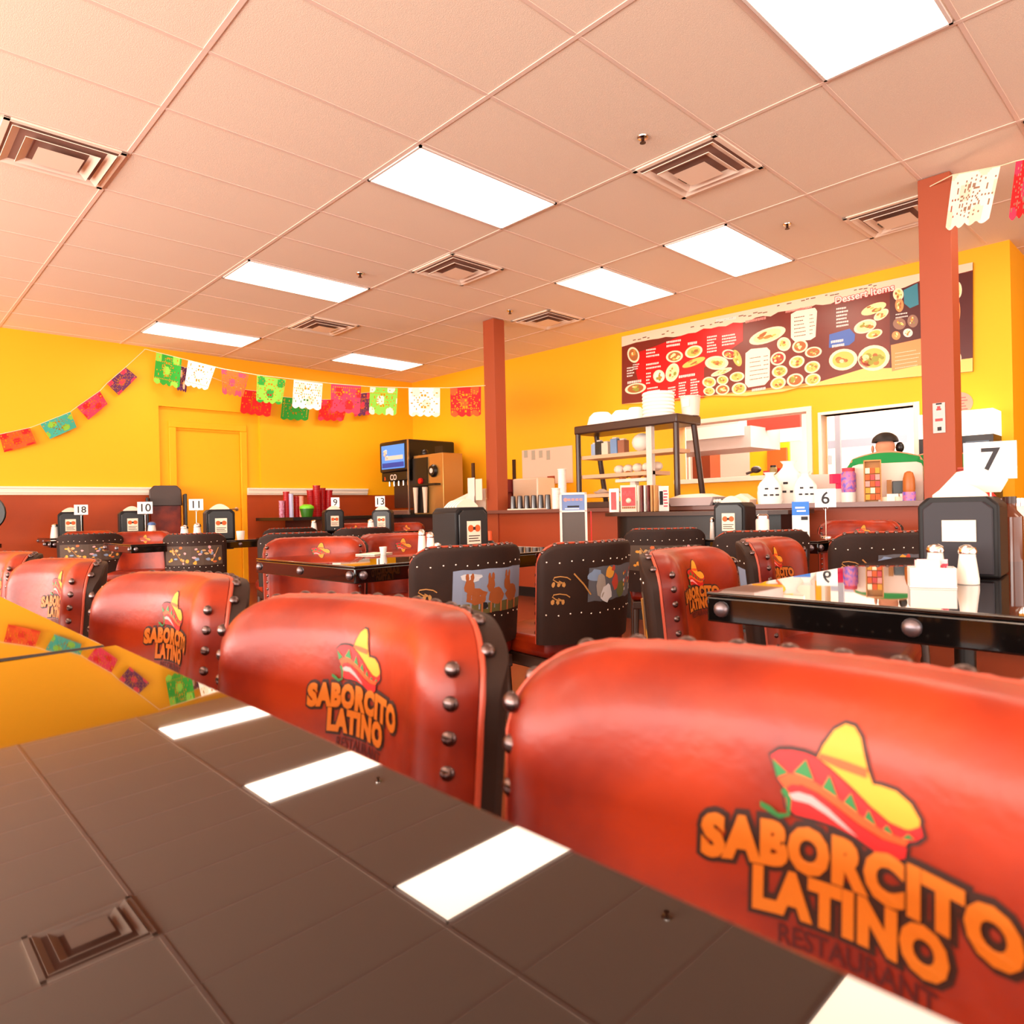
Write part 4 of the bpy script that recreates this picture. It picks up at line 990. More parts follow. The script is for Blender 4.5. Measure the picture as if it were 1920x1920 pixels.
p = onC(1580, 5.30); t = thing('tissue_box', 'white box with small print on the counter right of sign 6', 'box', p, R(-48)); part('box', MB().m(M_WHITE).box(-.09, .09, -.05, .05, 0, .10), t, .003); part('tissue', MB().m(mat('hot_pink', (226, 40, 90), .6)).box(-.08, .02, -.03, .03, .14, .21).box(-.04,.0,-.02,.02,.1,.14), t); part('print', MB().m(mat('packet_print')).box(.03, .045, -.052, -.05, .05, .065), t)
p = onC(1592, 5.2); t = thing('candy_jar', 'pink and blue candy jar in front of the white register back', 'jar', p)
part('jar', MB().m(mat('candy_mix', (226, 120, 130), .4, noise=.5, nscale=45, rgb2=(90, 90, 200))).lathe([(.045,0.07),(.05,.10),(.05,.20),(.04,.22)], 16), t); part('lid', MB().m(mat('packet_print')).lathe([(.042,.22),(.042,.245)], 16), t); part('stand', MB().m(M_WHITE).lathe([(.05,0),(.05,.07)], 16), t)
p = onC(1637, 5.18); t = thing('candy_rack', 'wooden rack of small candy packets on the counter before the register', 'rack', p, cam_rz(p))
part('frame', MB().m(mat('rack_wood', (190, 130, 70), .6)).box(-.055,-.048,-.03,.03,0,.29).box(.048,.055,-.03,.03,0,.29).box(-.055,.055,-.03,.03,.28,.29).box(-.055,.055,.02,.03,0,.29), t)
random.seed(3)
for r_ in range(5):
    for c_ in range(3): part('candy_packet', MB().m(random.choice([mat('menu_red'), mat('painted_ochre'), mat('packet_cream'), mat('poster_pink'), mat('label_orange')])).box(-.045+.031*c_, -.017+.031*c_, -.03, -.02, .012+.046*r_, .05+.046*r_), t, smooth=False)
q = onC(1668, 5.36); t = thing('cash_register', 'beige back of the cash register with rounded corners, before the person in green', 'cash register', q, cam_rz(q))
s_ = [(-.27, 0), (.21, 0), (.21, .235), (.20, .26), (.17, .272), (-.19, .272), (-.23, .26), (-.26, .21)]
part('display_back', MB().m(mat('beige_plastic', (246, 222, 206), .5)).prism(s_, -.02, .03), t, .004)
part('side_screen', MB().m(mat('beige_plastic')).prism([(.215, 0), (.34, 0), (.34, .20), (.215, .20)], .0, .04), t, .004)
part('printer', MB().m(M_BLK).box(.02, .14, -.09, -.03, .05, .14), t, .004); part('scanner', MB().m(M_BLK).tube([(.11, -.06, .14), (.11, -.06, .19)], .016), t); part('cup', MB().m(mat('rack_wood')).box(-.015, .015, -.06, -.03, .03, .15), t); part('printer_base', MB().m(M_CREAM).box(0, .15, -.1, -.03, 0, .05), t)
p = onC(1705, 5.2); t = thing('syrup_bottle', 'brown and orange plastic bottle next to the right column', 'bottle', p)
part('bottle', MB().m(mat('syrup', (176, 96, 30), .4)).lathe([(.035,.06),(.038,.08),(.036,.15),(.026,.19),(.01,.2)], 16), t); part('label', MB().m(mat('candy_mix')).lathe([(.04,0),(.04,.06)], 16), t)
for k in range(4):
    p = onC(1660+k*14, 5.22); tag(link('receipt_pile', MB().m(M_WHITE if k % 2 else M_CREAM).box(-.03,.03,-.035,.035,0,.03+.02*(k % 2)).mesh('receipt_pile'), loc=p, rz=.3*k), ['low cream paper pile below the candy rack', 'taller white paper block below the register', 'cream paper pile left of the brown bottle', 'white paper block at the right column'][k], 'papers')

# ------------------------------------------------------------------ kitchen seen through the hatch and doorway
def kbox(name, u0, v0, u1, v1, x, dx, ma, parent=None):
    p, q = W(u0, v0, x=x), W(u1, v1, x=x); mb = MB().m(ma).box(x, x+dx, min(p.y, q.y), max(p.y, q.y), min(p.z, q.z), max(p.z, q.z)); return part(name, mb, parent)
t = thing('range_hood', 'long steel range hood seen through the serving hatch', 'range hood', (0,0,0))
kbox('hood', 1225, 818, 1408, 838, 8.2, .8, mat('hood_grey', (176, 160, 156), .4), t); kbox('lip', 1225, 812, 1392, 816, 8.15, .05, M_WHITE, t); kbox('duct', 1225, 798, 1385, 810, 8.5, .4, mat('cream_metal', (206, 184, 172), .4), t)
t = thing('kitchen_partition', 'orange panel and yellow wall piece deep in the kitchen', 'partition', (0,0,0))
kbox('yellow_panel', 1405, 826, 1480, 890, 10.6, .05, mat('yellow_paint'), t); kbox('orange_panel', 1438, 842, 1475, 890, 10.5, .05, M_ORANGE, t); kbox('red_sign', 1400, 783, 1500, 800, 8.6, .05, mat('dark_red_sign', (176, 40, 20), .5), t)
kbox('wall_piece', 1400, 800, 1500, 826, 9.0, .05, mat('pink_wall', (250, 205, 190), .6), t)
t = thing('kitchen_cabinet', 'brown cabinet seen through the hatch behind the display case', 'cabinet', (0,0,0)); kbox('cabinet', 1298, 850, 1332, 896, 9.5, .3, mat('brown_cabinet', (150, 62, 20), .6), t); kbox('frame', 1284, 843, 1292, 900, 9.4, .05, M_CREAM, t)
t = thing('pan', 'dark round pan on the hatch sill beside red boxes', 'pan', WR(5.93, 1.235, -.05)); part('pan', MB().m(mat('pan_dark', (60, 40, 36), .5)).ball((0,0,.07), .055, 12, 6, .7), t); part('handle', MB().m(mat('pan_dark')).tube([(0,0,.06),(-.03,.10,.03)], .014), t)
t = thing('red_box', 'low red box on the hatch sill', 'box', WR(6.16, 1.235, -.06)); part('box', MB().m(mat('dark_red_sign')).box(-.04,.04,-.16,.14,0,.05), t); part('lid', MB().m(M_REDP).box(-.04,.04,-.14,.0,.05,.07), t)
t = thing('kitchen_rack', 'grey metal pole rack standing in the bright kitchen doorway', 'rack', (0,0,0))
p = W(1572, 850, x=8.6); part('pole', MB().m(mat('grey_metal', (130, 130, 140), .4)).box(8.58, 8.62, p.y-.03, p.y+.03, 0, 2.2), t)
for u in (1543, 1549):
    p = W(u, 850, x=8.2); part('wire', MB().m(mat('grey_metal')).tube([(8.2, p.y, 0), (8.2, p.y, 1.45)], .012), t)
p = W(1546, 822, x=8.2); part('basket', MB().m(mat('grey_metal')).box(8.15, 8.25, p.y-.06, p.y+.06, 1.38, 1.48), t)
kbox('cross_bar', 1528, 829, 1700, 830, 10.5, .02, mat('grey_metal'), t)
# cooler
t = thing('drinks_cooler', 'black framed drinks cooler with a lit white header right of the right column', 'cooler', (0,0,0))
a0, a1 = walla(1745, 800)[0], walla(1880, 800)[0]
zt = walla(1830, 777)[1]; zm = walla(1830, 822)[1]
mb = MB().m(mat('cooler_black', (30, 20, 20), .4)); wbox(mb, a0, a1, 0, zm, .05, .10); part('back', mb, t)
def cb(name, x0, x1, z0, z1, o0, o1, ma):
    mb = MB().m(ma); wbox(mb, x0, x1, z0, z1, o0, o1); part(name, mb, t)
cb('header', a0, a1, zm, zt, .05, .38, mat('lit_header', (255, 244, 226), .5, emit=1.1)); cb('top_rail', a0, a1, zm-.05, zm, .10, .38, mat('cooler_black'))
cb('frame_post', a0, a0+.03, 0, zm-.05, .10, .38, mat('cooler_black')); cb('frame_post', a1-.03, a1, 0, zm-.05, .10, .38, mat('cooler_black')); cb('frame_post', (a0+a1)/2+.04, (a0+a1)/2+.07, 0, zm-.05, .35, .38, mat('cooler_black'))
cb('lit_interior', a0+.03, a1-.03, .1, zm-.05, .101, .12, mat('lit_interior', (236, 240, 250), .5, emit=.8)); cb('base', a0+.03, a1-.03, 0, .1, .10, .37, mat('cooler_black'))
# pink round sticker, notice on the column, red box
t = thing('round_sticker', 'pink round handwritten sign on the wall right of the right column', 'sign', (0,0,0))
a_, z_ = walla(1797, 757); mb = MB().m(mat('sticker_pink', (240, 150, 130), .6)); n = 24
pts = [WR(a_+.11*math.cos(2*PI*k/n), z_+.10*math.sin(2*PI*k/n), .006) for k in range(n)] + [WR(a_, z_, .006)]
mb.add(pts, [(k, (k+1)%n, n) for k in range(n)]); pts2 = [WR(a_+.11*math.cos(2*PI*k/n), z_+.10*math.sin(2*PI*k/n), .001) for k in range(n)]
mb.add(pts[:n]+pts2, [(k, (k+1)%n, n+(k+1)%n, n+k) for k in range(n)]); part('disc', mb, t)
mb = MB().m(mat('packet_print'))
for k in range(5): wbox(mb, a_-.06+.01*(k % 2), a_+.07-.012*(k % 3), z_-.055+.025*k, z_-.049+.025*k, .006, .008)
part('handwriting', mb, t)
t = thing('column_notice', 'small grey notice with red symbols taped on the right column', 'notice', (CX-.001, 1.375, 1.475))
part('card', MB().m(mat('notice_grey', (206, 190, 188), .5)).box(-.006, 0, -.036, .036, -.10, .10), t, .001)
mb = MB().m(mat('menu_red')).box(-.0075, -.006, -.014, .014, .05, .062).box(-.0075, -.006, -.009, .009, .062, .078).box(-.0075, -.006, -.022, .022, -.022, -.004); mb.m(M_INK).box(-.0075, -.006, -.014, .01, -.085, -.06).box(-.0075,-.006,-.018,.016,.088,.098); part('print', mb, t)
p = onC(1805, 5.4); t = thing('red_carton', 'red carton on the counter right of the right column', 'box', p, R(-45)); part('carton', MB().m(mat('deep_red', (150, 16, 10), .5)).box(-.12, .12, -.08, .08, 0, .20), t, .004); part('lid', MB().m(M_PIPE).box(-.122, .122, -.082, .082, .20, .212), t)

# ------------------------------------------------------------------ people behind the counter
def skin(name, verts, edges, radii, ma, parent=None, sub=2, root=0):
    me = bpy.data.meshes.new(name); me.from_pydata(verts, edges, []); o = bpy.data.objects.new(name, me); COL.objects.link(o)
    sk = o.modifiers.new('skin', 'SKIN'); sk.use_smooth_shade = True
    for i, d in enumerate(me.skin_vertices[0].data): d.radius = radii[i] if isinstance(radii[i], tuple) else (radii[i],)*2; d.use_root = (i == root)
    ss = o.modifiers.new('sub', 'SUBSURF'); ss.levels = sub; ss.render_levels = sub
    dg = bpy.context.evaluated_depsgraph_get(); m2 = bpy.data.meshes.new_from_object(o.evaluated_get(dg)); m2.materials.clear(); m2.materials.append(ma)
    for p_ in m2.polygons: p_.use_smooth = True
    bpy.data.objects.remove(o); bpy.data.meshes.remove(me); m2.name = name
    q = link(name, m2, parent); return q
def person(loc, rz, label, bow=.10, arm=1):
    t = thing('person', label, 'person', loc, rz)
    # faces +y (away from us); standing, head bowed
    V = [(0,0,.95),(0,.0,1.08),(0,.0,1.20),(0,-.015,1.33),(0,.03,1.41),(0,.08,1.445),(0,bow*.7+.06,1.47),(0,bow+.07,1.50),(0,bow+.09,1.545),
         (.19,-.005,1.345),(.275,.0,1.12),(.20,.22,1.06),(-.19,-.005,1.345),(-.275,.0,1.12),(-.20,.22,1.06),
         (.10,0,.86),(.11,.01,.48),(.11,-.01,.09),(.12,.13,.035),(-.10,0,.86),(-.11,.01,.48),(-.11,-.01,.09),(-.12,.13,.035),
         (.17,.30,1.05),(-.17,.30,1.05)]
    for s_, b in ((1, 23), (-1, 24)):
        x, y, z = V[b]
        for k in range(4):
            dx = s_*(.030-.020*k); V.append((x+dx, y+.045, z-.004)); V.append((x+dx*1.15, y+.075-.004*abs(k-1), z-.018)); V.append((x+dx*1.15, y+.088-.004*abs(k-1), z-.036))
        V.append((x-s_*.042, y+.015, z)); V.append((x-s_*.055, y+.040, z-.012))
    E = [(0,1),(1,2),(2,3),(3,4),(4,5),(5,6),(6,7),(7,8),(3,9),(9,10),(10,11),(3,12),(12,13),(13,14),(0,15),(15,16),(16,17),(17,18),(0,19),(19,20),(20,21),(21,22),(11,23),(14,24)]
    i = 25
    for b in (23, 24):
        for k in range(4): E += [(b, i), (i, i+1), (i+1, i+2)]; i += 3
        E += [(b, i), (i, i+1)]; i += 2
    rr = [(.155,.12),(.150,.125),(.155,.12),(.17,.12),(.075,.075),(.058,.058),(.066,.075),(.080,.092),(.062,.075),.070,.048,.036,.070,.048,.036,.095,.066,.045,.040,.095,.066,.045,.040,.028,.028] + [.010,.009,.008]*4 + [.012,.010] + [.010,.009,.008]*4 + [.012,.010]
    body = skin('body', V, E, rr, M_SKIN, t)
    shirt = skin('shirt', [(0,0,.90),(0,0,1.08),(0,0,1.20),(0,-.012,1.335),(0,.02,1.43),(.175,-.005,1.335),(.255,.0,1.17),(-.175,-.005,1.335),(-.255,.0,1.17)], [(0,1),(1,2),(2,3),(3,4),(3,5),(5,6),(3,7),(7,8)],
                 [(.19,.15),(.185,.155),(.19,.15),(.205,.145),(.095,.085),.085,.078,.085,.078], M_GREEN, t)
    trs = skin('trousers', [(0,0,.95),(.10,0,.86),(.11,.01,.48),(.11,-.01,.07),(-.10,0,.86),(-.11,.01,.48),(-.11,-.01,.07)], [(0,1),(1,2),(2,3),(0,4),(4,5),(5,6)], [(.17,.135),.11,.082,.062,.11,.082,.062], M_BLK, t)
    hx = bow+.09; HB = -.065
    mb = MB().m(M_HAIR); vs = []
    def hair(p, q):
        a = 2*PI*p; b = PI*.5*q
        d = Vector((math.sin(b)*math.cos(a), math.sin(b)*math.sin(a), math.cos(b)))
        front = .93 if d.y > .4 and d.z < .3 else 1
        return Vector((d.x*.092*front, hx+d.y*.108*front, 1.545 + d.z*.088))
    mb.grid(24, 10, hair); part('hair', mb, t)
    for s_ in (-1, 1): part('ear', MB().m(M_SKIN).ball((0,0,0), .028, 10, 6, 1.2, Matrix.Translation((s_*.086, hx+.01, 1.555+HB)) @ Matrix.Scale(.4, 4, (1,0,0))), t)
    mb = MB().m(M_SKIN).ball((0,0,0), .018, 8, 5, 1.3, Matrix.Translation((0, hx+.095, 1.545+HB))); part('nose', mb, t)
    for s_ in (-1, 1): part('eye', MB().m(M_INK).ball((0,0,0), .011, 8, 5, .8, Matrix.Translation((s_*.032, hx+.085, 1.572+HB))), t)
    part('mouth', MB().m(mat('lip', (170, 90, 80), .6)).box(-.024, .024, hx+.078, hx+.090, 1.512+HB, 1.522+HB), t)
    for s_ in (-1, 1): part('shoe', MB().m(M_BLK).prism([(-.05,0),(.05,0),(.045,.08),(-.045,.08)], -.08, .19, Matrix.Translation((s_*.115, 0, 0))), t, .015)
    return t
q = W(1660, 850, x=5.86); pr = person((q.x, q.y, -.0), cam_rz(q), 'person in a green shirt seen from behind, head bowed, behind the register'); 
HEADZ = W(1660, 806, x=5.86).z; pr.scale = (1.05, 1.05, HEADZ/1.633)
phone = part('headset', MB().m(M_BLK).ball((0,0,0), .03, 10, 6, 1.6, Matrix.Translation((.098, .17, 1.49))), pr)
q = W(1762, 850, x=6.3); pr2 = person((q.x, q.y, 0), cam_rz(q), 'person in a green shirt mostly hidden by the right column, one shoulder showing'); pr2.scale = (1.05, 1.05, HEADZ/1.633)

# ------------------------------------------------------------------ paper flags
def planept(u, v, P, Q):
    n = Vector((Q[1]-P[1], -(Q[0]-P[0]), 0)); r = ray(u, v); c = Vector((0,0,CZ)); return c + r*((Vector((P[0], P[1], 0))-c).dot(n)/r.dot(n))
def flag(cs, P, Q, ma, ma2, label, seed, group='cut paper flags', scal=True):
    """cs: photo corners TL, TR, BR, BL"""
    c3 = [planept(*c, P, Q) for c in cs]; rnd = random.Random(seed)
    nx, ny = 30, 26; k1, k2, ph = rnd.choice((2,3)), rnd.choice((2,3)), rnd.uniform(0, 3)
    nrm = (c3[1]-c3[0]).cross(c3[3]-c3[0]).normalized()
    def fn(a, b):
        bb = b
        if scal and b > .93: bb = .93 + (b-.93)*(.4 + 1.1*abs(math.sin(a*PI*4)))
        top_ = c3[0].lerp(c3[1], a); bot = c3[3].lerp(c3[2], a); return top_.lerp(bot, bb) + nrm*(.012*math.sin(a*5+ph)*b)
    def keep(a, b):
        x = abs(a-.5)*2; y = b
        if b < .06 or x > .93: return True
        if b > .9: return True
        v = math.sin(x*PI*k1*1.6+ph) * math.sin(y*PI*k2*1.7+ph*.7)
        w_ = math.hypot(x*.9, (y-.48)*1.6)
        if .30 < w_ < .40: return (int(math.atan2(y-.48, a-.5)*4) % 2) == 0
        return not (v > .86 or (abs(v) < .06 and (int(a*30)+int(b*26)) % 2 == 0))
    mb = MB().m(ma); mb.grid(nx, ny, fn, keep)
    if ma2:
        mb.mats.append(ma2); i0 = 0
        for i, f_ in enumerate(mb.f):
            v0 = f_[0]; a, b = (v0 % (nx+1))/nx, (v0//(nx+1))/ny
            if math.sin(a*9+ph)*math.sin(b*7+ph*1.3) > .35: mb.mi[i] = 1
    o = part('paper_flag', mb, None, smooth=False, recalc=False); return tag(o, label, 'paper flag', group)
FG, FG2 = mat('paper_green', (30, 150, 40), .8), mat('paper_lime', (130, 196, 60), .8)
FW, FW2 = mat('paper_white', (252, 240, 226), .8), mat('paper_cream', (240, 222, 196), .8)
FR, FO, FP, FU, FT_ = mat('paper_red', (214, 16, 20), .8), mat('paper_orange', (234, 84, 24), .8), mat('paper_pink', (226, 50, 84), .8), mat('paper_purple', (96, 40, 90), .8), mat('paper_teal', (60, 170, 150), .8)
PA, QA = (2.71, 9.47), (5.25, 5.93)
for i, (cs, m1, m2, l) in enumerate([
    ([(293,661),(341,672),(337,727),(287,716)], FG, FG2, 'green paper flag hanging first on the left of the long string'),
    ([(353,676),(404,688),(390,731),(346,721)], FW, FW2, 'white paper flag second on the left of the long string'),
    ([(415,692),(467,703),(456,744),(416,737)], FO, FP, 'orange-red paper flag third on the long string'),
    ([(482,704),(536,712),(529,758),(480,752)], FG2, FG, 'light green paper flag fourth on the long string'),
    ([(551,712),(605,719),(601,768),(547,763)], FW, FW2, 'white paper flag in the middle of the long string'),
    ([(621,720),(677,724),(674,776),(619,770)], FP, FR, 'red and pink paper flag right of the middle white one'),
    ([(694,726),(746,728),(743,778),(691,775)], FG2, FW2, 'pale green paper flag third from the right on the long string'),
    ([(766,727),(825,728),(824,780),(767,779)], FW, FW2, 'white paper flag second from the right on the long string'),
    ([(844,727),(902,725),(902,779),(845,780)], FR, FO, 'red paper flag next to the left column')]):
    flag(cs, PA, QA, m1, m2, l, i+1)
PBk, QBk = (2.0, 9.40), (6.7, 9.40)
for i, (cs, m1, m2, l) in enumerate([
    ([(336,686),(352,690),(350,735),(332,730)], FU, FW2, 'narrow purple paper flag behind the first green one'),
    ([(455,730),(512,737),(506,781),(450,773)], FR, None, 'red paper flag on the back string below the orange one'),
    ([(530,744),(582,749),(577,788),(526,785)], FG, None, 'dark green paper flag on the back string'),
    ([(602,749),(655,750),(643,789),(596,787)], FR, FP, 'red paper flag on the back string below the red and pink one'),
    ([(672,738),(695,736),(693,777),(664,780)], FU, FP, 'purple paper flag on the back string')]):
    flag(cs, PBk, QBk, m1, m2, l, i+21)
PC, QC = (1.0, 9.44), (3.0, 9.44)
for i, (cs, m1, m2, l) in enumerate([
    ([(200,719),(236,689),(257,707),(223,741)], FU, FP, 'purple paper flag tilted on the back wall, highest of the left string'),
    ([(144,763),(187,733),(202,757),(166,787)], FP, FR, 'pink paper flag tilted on the back wall'),
    ([(75,795),(132,772),(144,801),(94,823)], FT_, FG2, 'teal paper flag tilted on the back wall'),
    ([(-2,815),(56,802),(68,831),(8,848)], FO, FR, 'orange paper flag at the left edge of the picture')]):
    flag(cs, PC, QC, m1, m2, l, i+41, scal=False)
PD, QD = (5.20, 1.32), (4.2, -.9)
flag([(1786,328),(1876,311),(1853,413),(1770,430)], PD, QD, FW, FW2, 'white paper flag hanging just right of the right column', 61)
flag([(1905,302),(1962,290),(1948,396),(1889,411)], PD, QD, FR, FP, 'red paper flag cut by the right edge of the picture', 63)
M_STR = mat('string', (250, 226, 190), .7)
def string(name, pts, label):
    tag(part(name, MB().m(M_STR).tube(pts, .0035, 6)), label, 'string')
string('flag_string', [W(270, 655, y=9.48), W(275, 655, y=9.47)] + [planept(u, v, PA, QA) for u, v in ((293,660),(352,675),(415,691),(482,703),(551,711),(621,719),(694,725),(766,727),(844,727))] + [Vector((5.247, 5.90, planept(902, 724, PA, QA).z))], 'long pale string of flags from the back wall to the left column')
string('flag_string', [planept(u, v, PC, QC) for u, v in ((271,656),(236,688),(200,719),(187,733),(144,763),(132,772),(75,795),(56,802),(-4,815),(-80,830))], 'short pale string sloping down the back wall to the left edge')
string('flag_string', [planept(u, v, PBk, QBk) for u, v in ((330,684),(352,690),(455,730),(512,737),(530,744),(582,749),(602,749),(655,749),(672,738),(697,735))], 'back string of flags sagging behind the long one')
string('flag_string', [Vector((5.247, 1.40, W(1768, 342, x=5.247).z)), planept(1786, 328, PD, QD), planept(1876, 311, PD, QD), planept(1905, 302, PD, QD), planept(1990, 284, PD, QD), planept(2300, 220, PD, QD)], 'string of flags going right from the top of the right column')

# ------------------------------------------------------------------ menu board on the counter wall
MO = .03
def wp(u, v, off): 
    a, z = walla(u, v); return WR(a, z, off)
bt = thing('menu_board', 'long printed menu board with food pictures high on the yellow wall', 'menu board', (0,0,0))
def mpoly(name, pts, ma, off, thick=.0, parent=bt):
    A = [wp(u, v, off) for u, v in pts]; mb = MB().m(ma); mb.poly(A)
    if thick:
        n = len(A); B = [wp(u, v, off-thick) for u, v in pts]; mb.add(A+B, [(i, (i+1) % n, n+(i+1) % n, n+i) for i in range(n)])
    return part(name, mb, parent, smooth=False, recalc=False)
TOPL = lambda u: 632 + (u-1168)*(493-632)/657
BOTL = lambda u: 758 + (u-1168)*(697-758)/657
M_MB = mat('menu_brown', (124, 40, 26), .3, noise=.25, nscale=1.5)
base_o = mpoly('board', [(1168,632),(1825,493),(1825,697),(1168,758)], M_MB, .024, .022)
mpoly('dark_section', [(1670,543),(1825,510),(1825,675),(1670,690)], mat('menu_darkbrown', (82, 26, 26), .3), .0252)
mpoly('red_section', [(1195,662),(1225,652),(1325,612),(1395,590),(1395,640),(1322,690),(1322,746),(1210,757),(1195,700)], mat('menu_bright_red', (196, 10, 14), .3), .0252)
random.seed(5)
tp = [(u, TOPL(u)) for u in (1168, 1400, 1600, 1825)] + [(u, TOPL(u) + (19 if u < 1700 else 14) + random.uniform(-3, 3)) for u in range(1825, 1167, -14)] + [(1168, TOPL(1168)+19)]
mpoly('cream_border', tp, mat('menu_cream', (246, 208, 180), .5), .0258)
bp = [(u, BOTL(u)) for u in (1168, 1825)] + [(1825, 672), (1760, 680), (1700, 690), (1620, 692), (1540, 716), (1470, 735), (1400, 743), (1330, 742), (1250, 752), (1200, 757)]
mpoly('yellow_border', bp, mat('menu_yellow', (250, 200, 110), .5), .0258)
mb = MB().m(mat('menu_print_brown', (110, 66, 30), .6))  # brown print, shared by the border marks and the price card text
for u in range(1180, 1650, 9):
    if random.random() < .6:
        v = TOPL(u)+random.uniform(7, 12) - (6 if u > 1450 else 0); w_ = random.uniform(4, 9); mb.poly([wp(u, v, .0262), wp(u+w_, v-w_*.21, .0262), wp(u+w_, v-w_*.21+1.6, .0262), wp(u, v+1.8, .0262)])
part('torn_edge_marks', mb, bt, smooth=False, recalc=False)
mpoly('blue_label', [(1557,628),(1595,617),(1605,628),(1604,640),(1594,648),(1556,653)], mat('menu_blue', (60, 96, 176), .4), .0262)
mpoly('orange_label', [(1672,648),(1740,633),(1740,682),(1674,697)], mat('menu_orange', (240, 146, 84), .4), .0262)
mpoly('teal_cup', [(1696,545),(1722,532),(1724,572),(1708,579),(1697,570)], mat('menu_teal', (50, 130, 150), .4), .0264)
for k, c in enumerate(([(1400,663),(1410,655),(1440,652),(1446,658),(1445,712),(1436,722),(1405,727),(1399,720)], [(1485,590),(1495,584),(1530,578),(1534,584),(1531,632),(1522,638),(1492,641),(1485,634)])):
    mpoly('price_card', c, mat('menu_card', (252, 228, 206), .5), .0262)
def bars(name, u, v, w_, n, gap, th, ma=None, slope=-.16, off=.0268, jit=.3):
    mb = MB().m(ma or M_WHITE); rnd = random.Random(int(u))
    for k in range(n):
        x = u; vv = v + k*gap
        while x < u + w_*(1-jit*rnd.random()):
            c_ = rnd.uniform(1.4, 3.2); vs = [wp(x, vv+(x-u)*slope, off), wp(x+c_, vv+(x+c_-u)*slope, off), wp(x+c_, vv+(x+c_-u)*slope+th*rnd.uniform(.7, 1), off), wp(x, vv+(x-u)*slope+th, off)]
            mb.add(vs, [(0,1,2,3)]); x += c_ + .7
    part(name, mb, bt, smooth=False, recalc=False)
for a in ((1214,656,22,3,6,3.2),(1214,683,28,2,7,3.5),(1178,690,14,4,5,2.6),(1179,716,31,1,4,5),(1216,728,24,3,6,3),(1252,641,30,2,7,4),(1292,643,20,1,4,5),(1328,632,18,6,5.5,3),(1356,630,30,4,5.5,3),(1275,705,36,1,6,5),(1255,727,15,4,5,2.8),(1275,718,14,6,5,2.8),(1297,712,14,7,5,2.8),(1189,684,10,3,4,2),
          (1570,579,24,6,6.5,3.5),(1560,640,32,1,6,5),(1562,648,26,1,6,5),(1412,730,28,1,4,5),(1681,590,26,2,6,2.4),(1345,600,44,1,4,5),(1214,700,8,4,6,3)): bars('menu_text', *a)
bars('menu_text', 1408, 672, 26, 6, 8, 1.6, mat('menu_print_brown')); bars('menu_text', 1434, 668, 8, 6, 8, 1.6, mat('menu_print_brown')); bars('menu_text', 1491, 596, 22, 6, 7, 1.8, mat('menu_print_brown')); bars('menu_text', 1520, 591, 8, 6, 7, 1.6, mat('menu_print_brown'))
bars('menu_text', 1680, 663, 50, 5, 7, 1.2, M_CREAM); bars('menu_text', 1400, 602, 40, 1, 6, 5, mat('poster_pink'), -.2); bars('menu_text', 1475, 584, 55, 1, 6, 4, mat('poster_pink'), -.2)
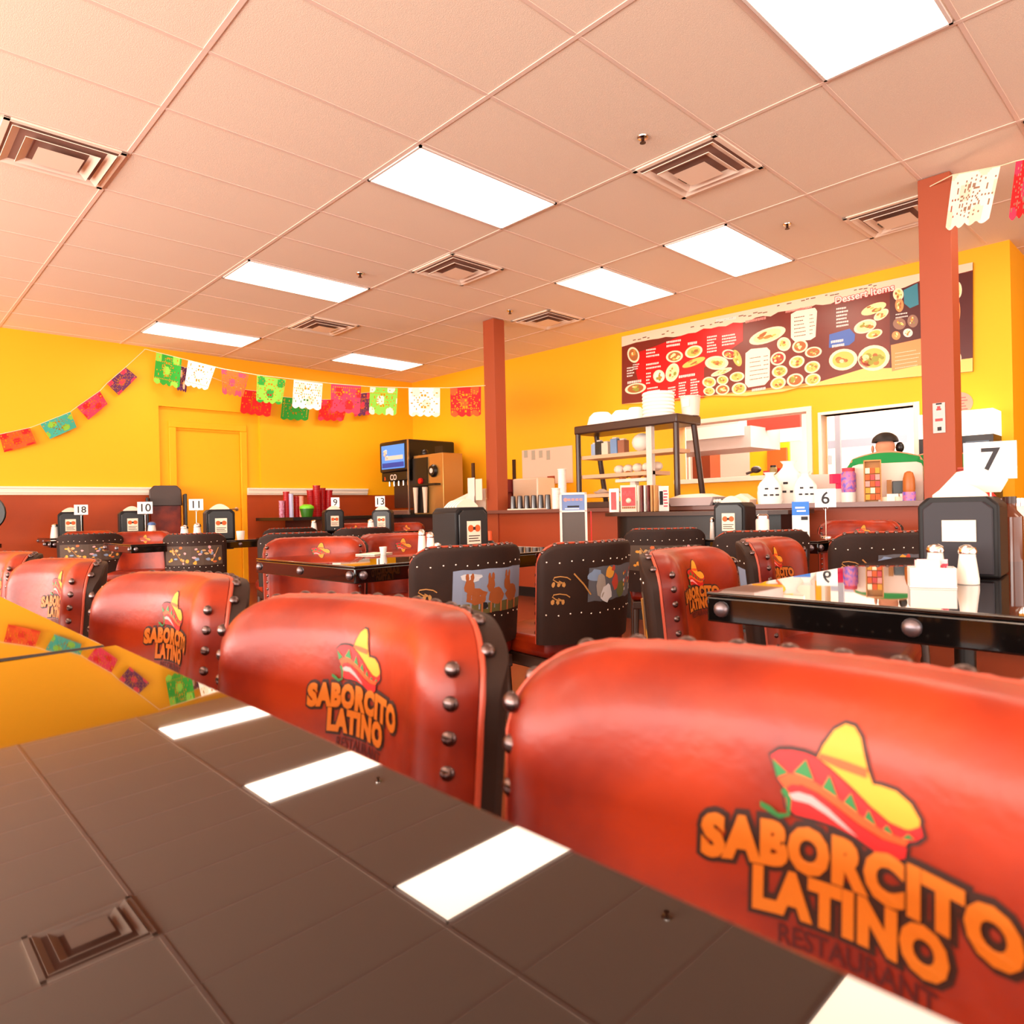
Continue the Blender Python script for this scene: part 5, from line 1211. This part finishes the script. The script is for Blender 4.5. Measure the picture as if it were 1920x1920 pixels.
# the one readable heading
aH, zH = walla(1567, 571); aE, zE = walla(1653, 551)
sl = (zE-zH)/(aE-aH)
mb = MB().m(mat('heading_red', (190, 40, 40), .5)); text_mb(mb, 'Dessert Items', .093, lambda x, y: WR(aH+x, zH+y+sl*x, .0266), align='LEFT', offset=.007, space=1.0)
mb.m(M_WHITE); text_mb(mb, 'Dessert Items', .093, lambda x, y: WR(aH+x, zH+y+sl*x, .0272), align='LEFT', offset=.002, space=1.0)
part('heading', mb, bt, smooth=False, recalc=False)
def plate(u, v, ru, rv, ang, f1, rim=True, seed=0):
    rnd = random.Random(seed); mb = MB(); c_, s_ = math.cos(R(ang)), math.sin(R(ang)); n = 22
    def E_(q, off, dx=0, dy=0, rx=ru, ry=rv): return [wp(u+dx+rx*q*math.cos(2*PI*k/n)*c_-ry*q*math.sin(2*PI*k/n)*s_, v+dy+rx*q*math.cos(2*PI*k/n)*s_+ry*q*math.sin(2*PI*k/n)*c_, off) for k in range(n)]
    mb.m(mat('plate_cream', (252, 226, 190), .4) if rim else f1).poly(E_(1, .0270)); mb.m(f1).poly(E_(.76, .0274))
    cols = [mat('food_yellow', (236, 190, 90), .5), mat('food_brown', (170, 96, 40), .5), mat('food_green', (150, 150, 50), .5), mat('food_cream', (250, 226, 160), .5), mat('food_orange', (216, 130, 50), .5)]
    for k in range(9):
        a = rnd.uniform(0, 2*PI); q = rnd.uniform(.1, .55); rr_ = rnd.uniform(.12, .24)
        mb.m(rnd.choice(cols)).poly(E_(1, .0277+.0001*k, ru*q*math.cos(a)*c_, rv*q*math.sin(a), ru*rr_, rv*rr_))
    part('food_picture', mb, bt, smooth=False, recalc=False)
FY, FB_, FCm, FRd = mat('food_yellow', (236, 190, 90), .5), mat('food_brown', (170, 96, 40), .5), mat('food_cream', (250, 226, 160), .5), mat('food_red', (170, 50, 40), .5)
for i, a in enumerate([(1190,666,11,15,-15,FB_),(1267,669,16,11,-10,FB_),(1303,660,17,11,-20,FY),(1263,699,12,18,20,FCm),(1238,706,11,12,0,M_WHITE),(1303,680,23,6,-22,FY),(1194,729,20,10,-10,FB_),(1346,681,22,13,0,FCm),(1370,665,14,9,10,FRd),(1384,672,8,16,-20,FY),(1441,630,36,13,-20,FCm),
    (1472,646,13,13,0,FCm),(1461,673,15,12,-30,FRd),(1464,697,15,11,-15,FY),(1461,719,15,11,-20,FY),(1496,679,15,11,-20,FY),(1493,713,16,12,-15,FB_),(1502,650,15,12,-20,FB_),(1527,661,16,10,-10,FB_),(1525,689,15,11,-20,FY),(1526,712,15,11,-15,FY),(1355,698,21,5,-20,FCm),
    (1332,717,13,10,0,FY),(1357,713,11,9,0,FY),(1384,707,14,9,-10,FY),(1332,734,11,8,0,FY),(1357,731,13,10,-10,FB_),(1388,729,14,11,-10,FY),
    (1640,580,25,9,-22,FCm),(1654,591,16,8,-35,FCm),(1624,613,22,12,-20,FCm),(1641,627,16,8,-20,FY),(1583,675,27,20,-10,FY),(1640,672,30,24,-10,FY),(1627,678,15,12,20,FRd),(1686,553,10,12,0,FCm),(1688,573,8,13,0,mat('menu_orange')),(1688,608,12,11,0,mat('badge_tan', (150, 110, 90), .5)),(1713,603,10,12,0,mat('badge_tan')),(1682,630,8,8,0,mat('menu_orange')),(1704,625,9,8,0,M_WHITE),
    (1796,585,6,24,0,mat('menu_orange')),(1797,545,8,16,0,FCm),(1796,672,8,12,0,FCm)]): plate(*a, rim=(i not in (5, 9, 28, 34, 36, 37, 38, 39, 40, 41)), seed=i)
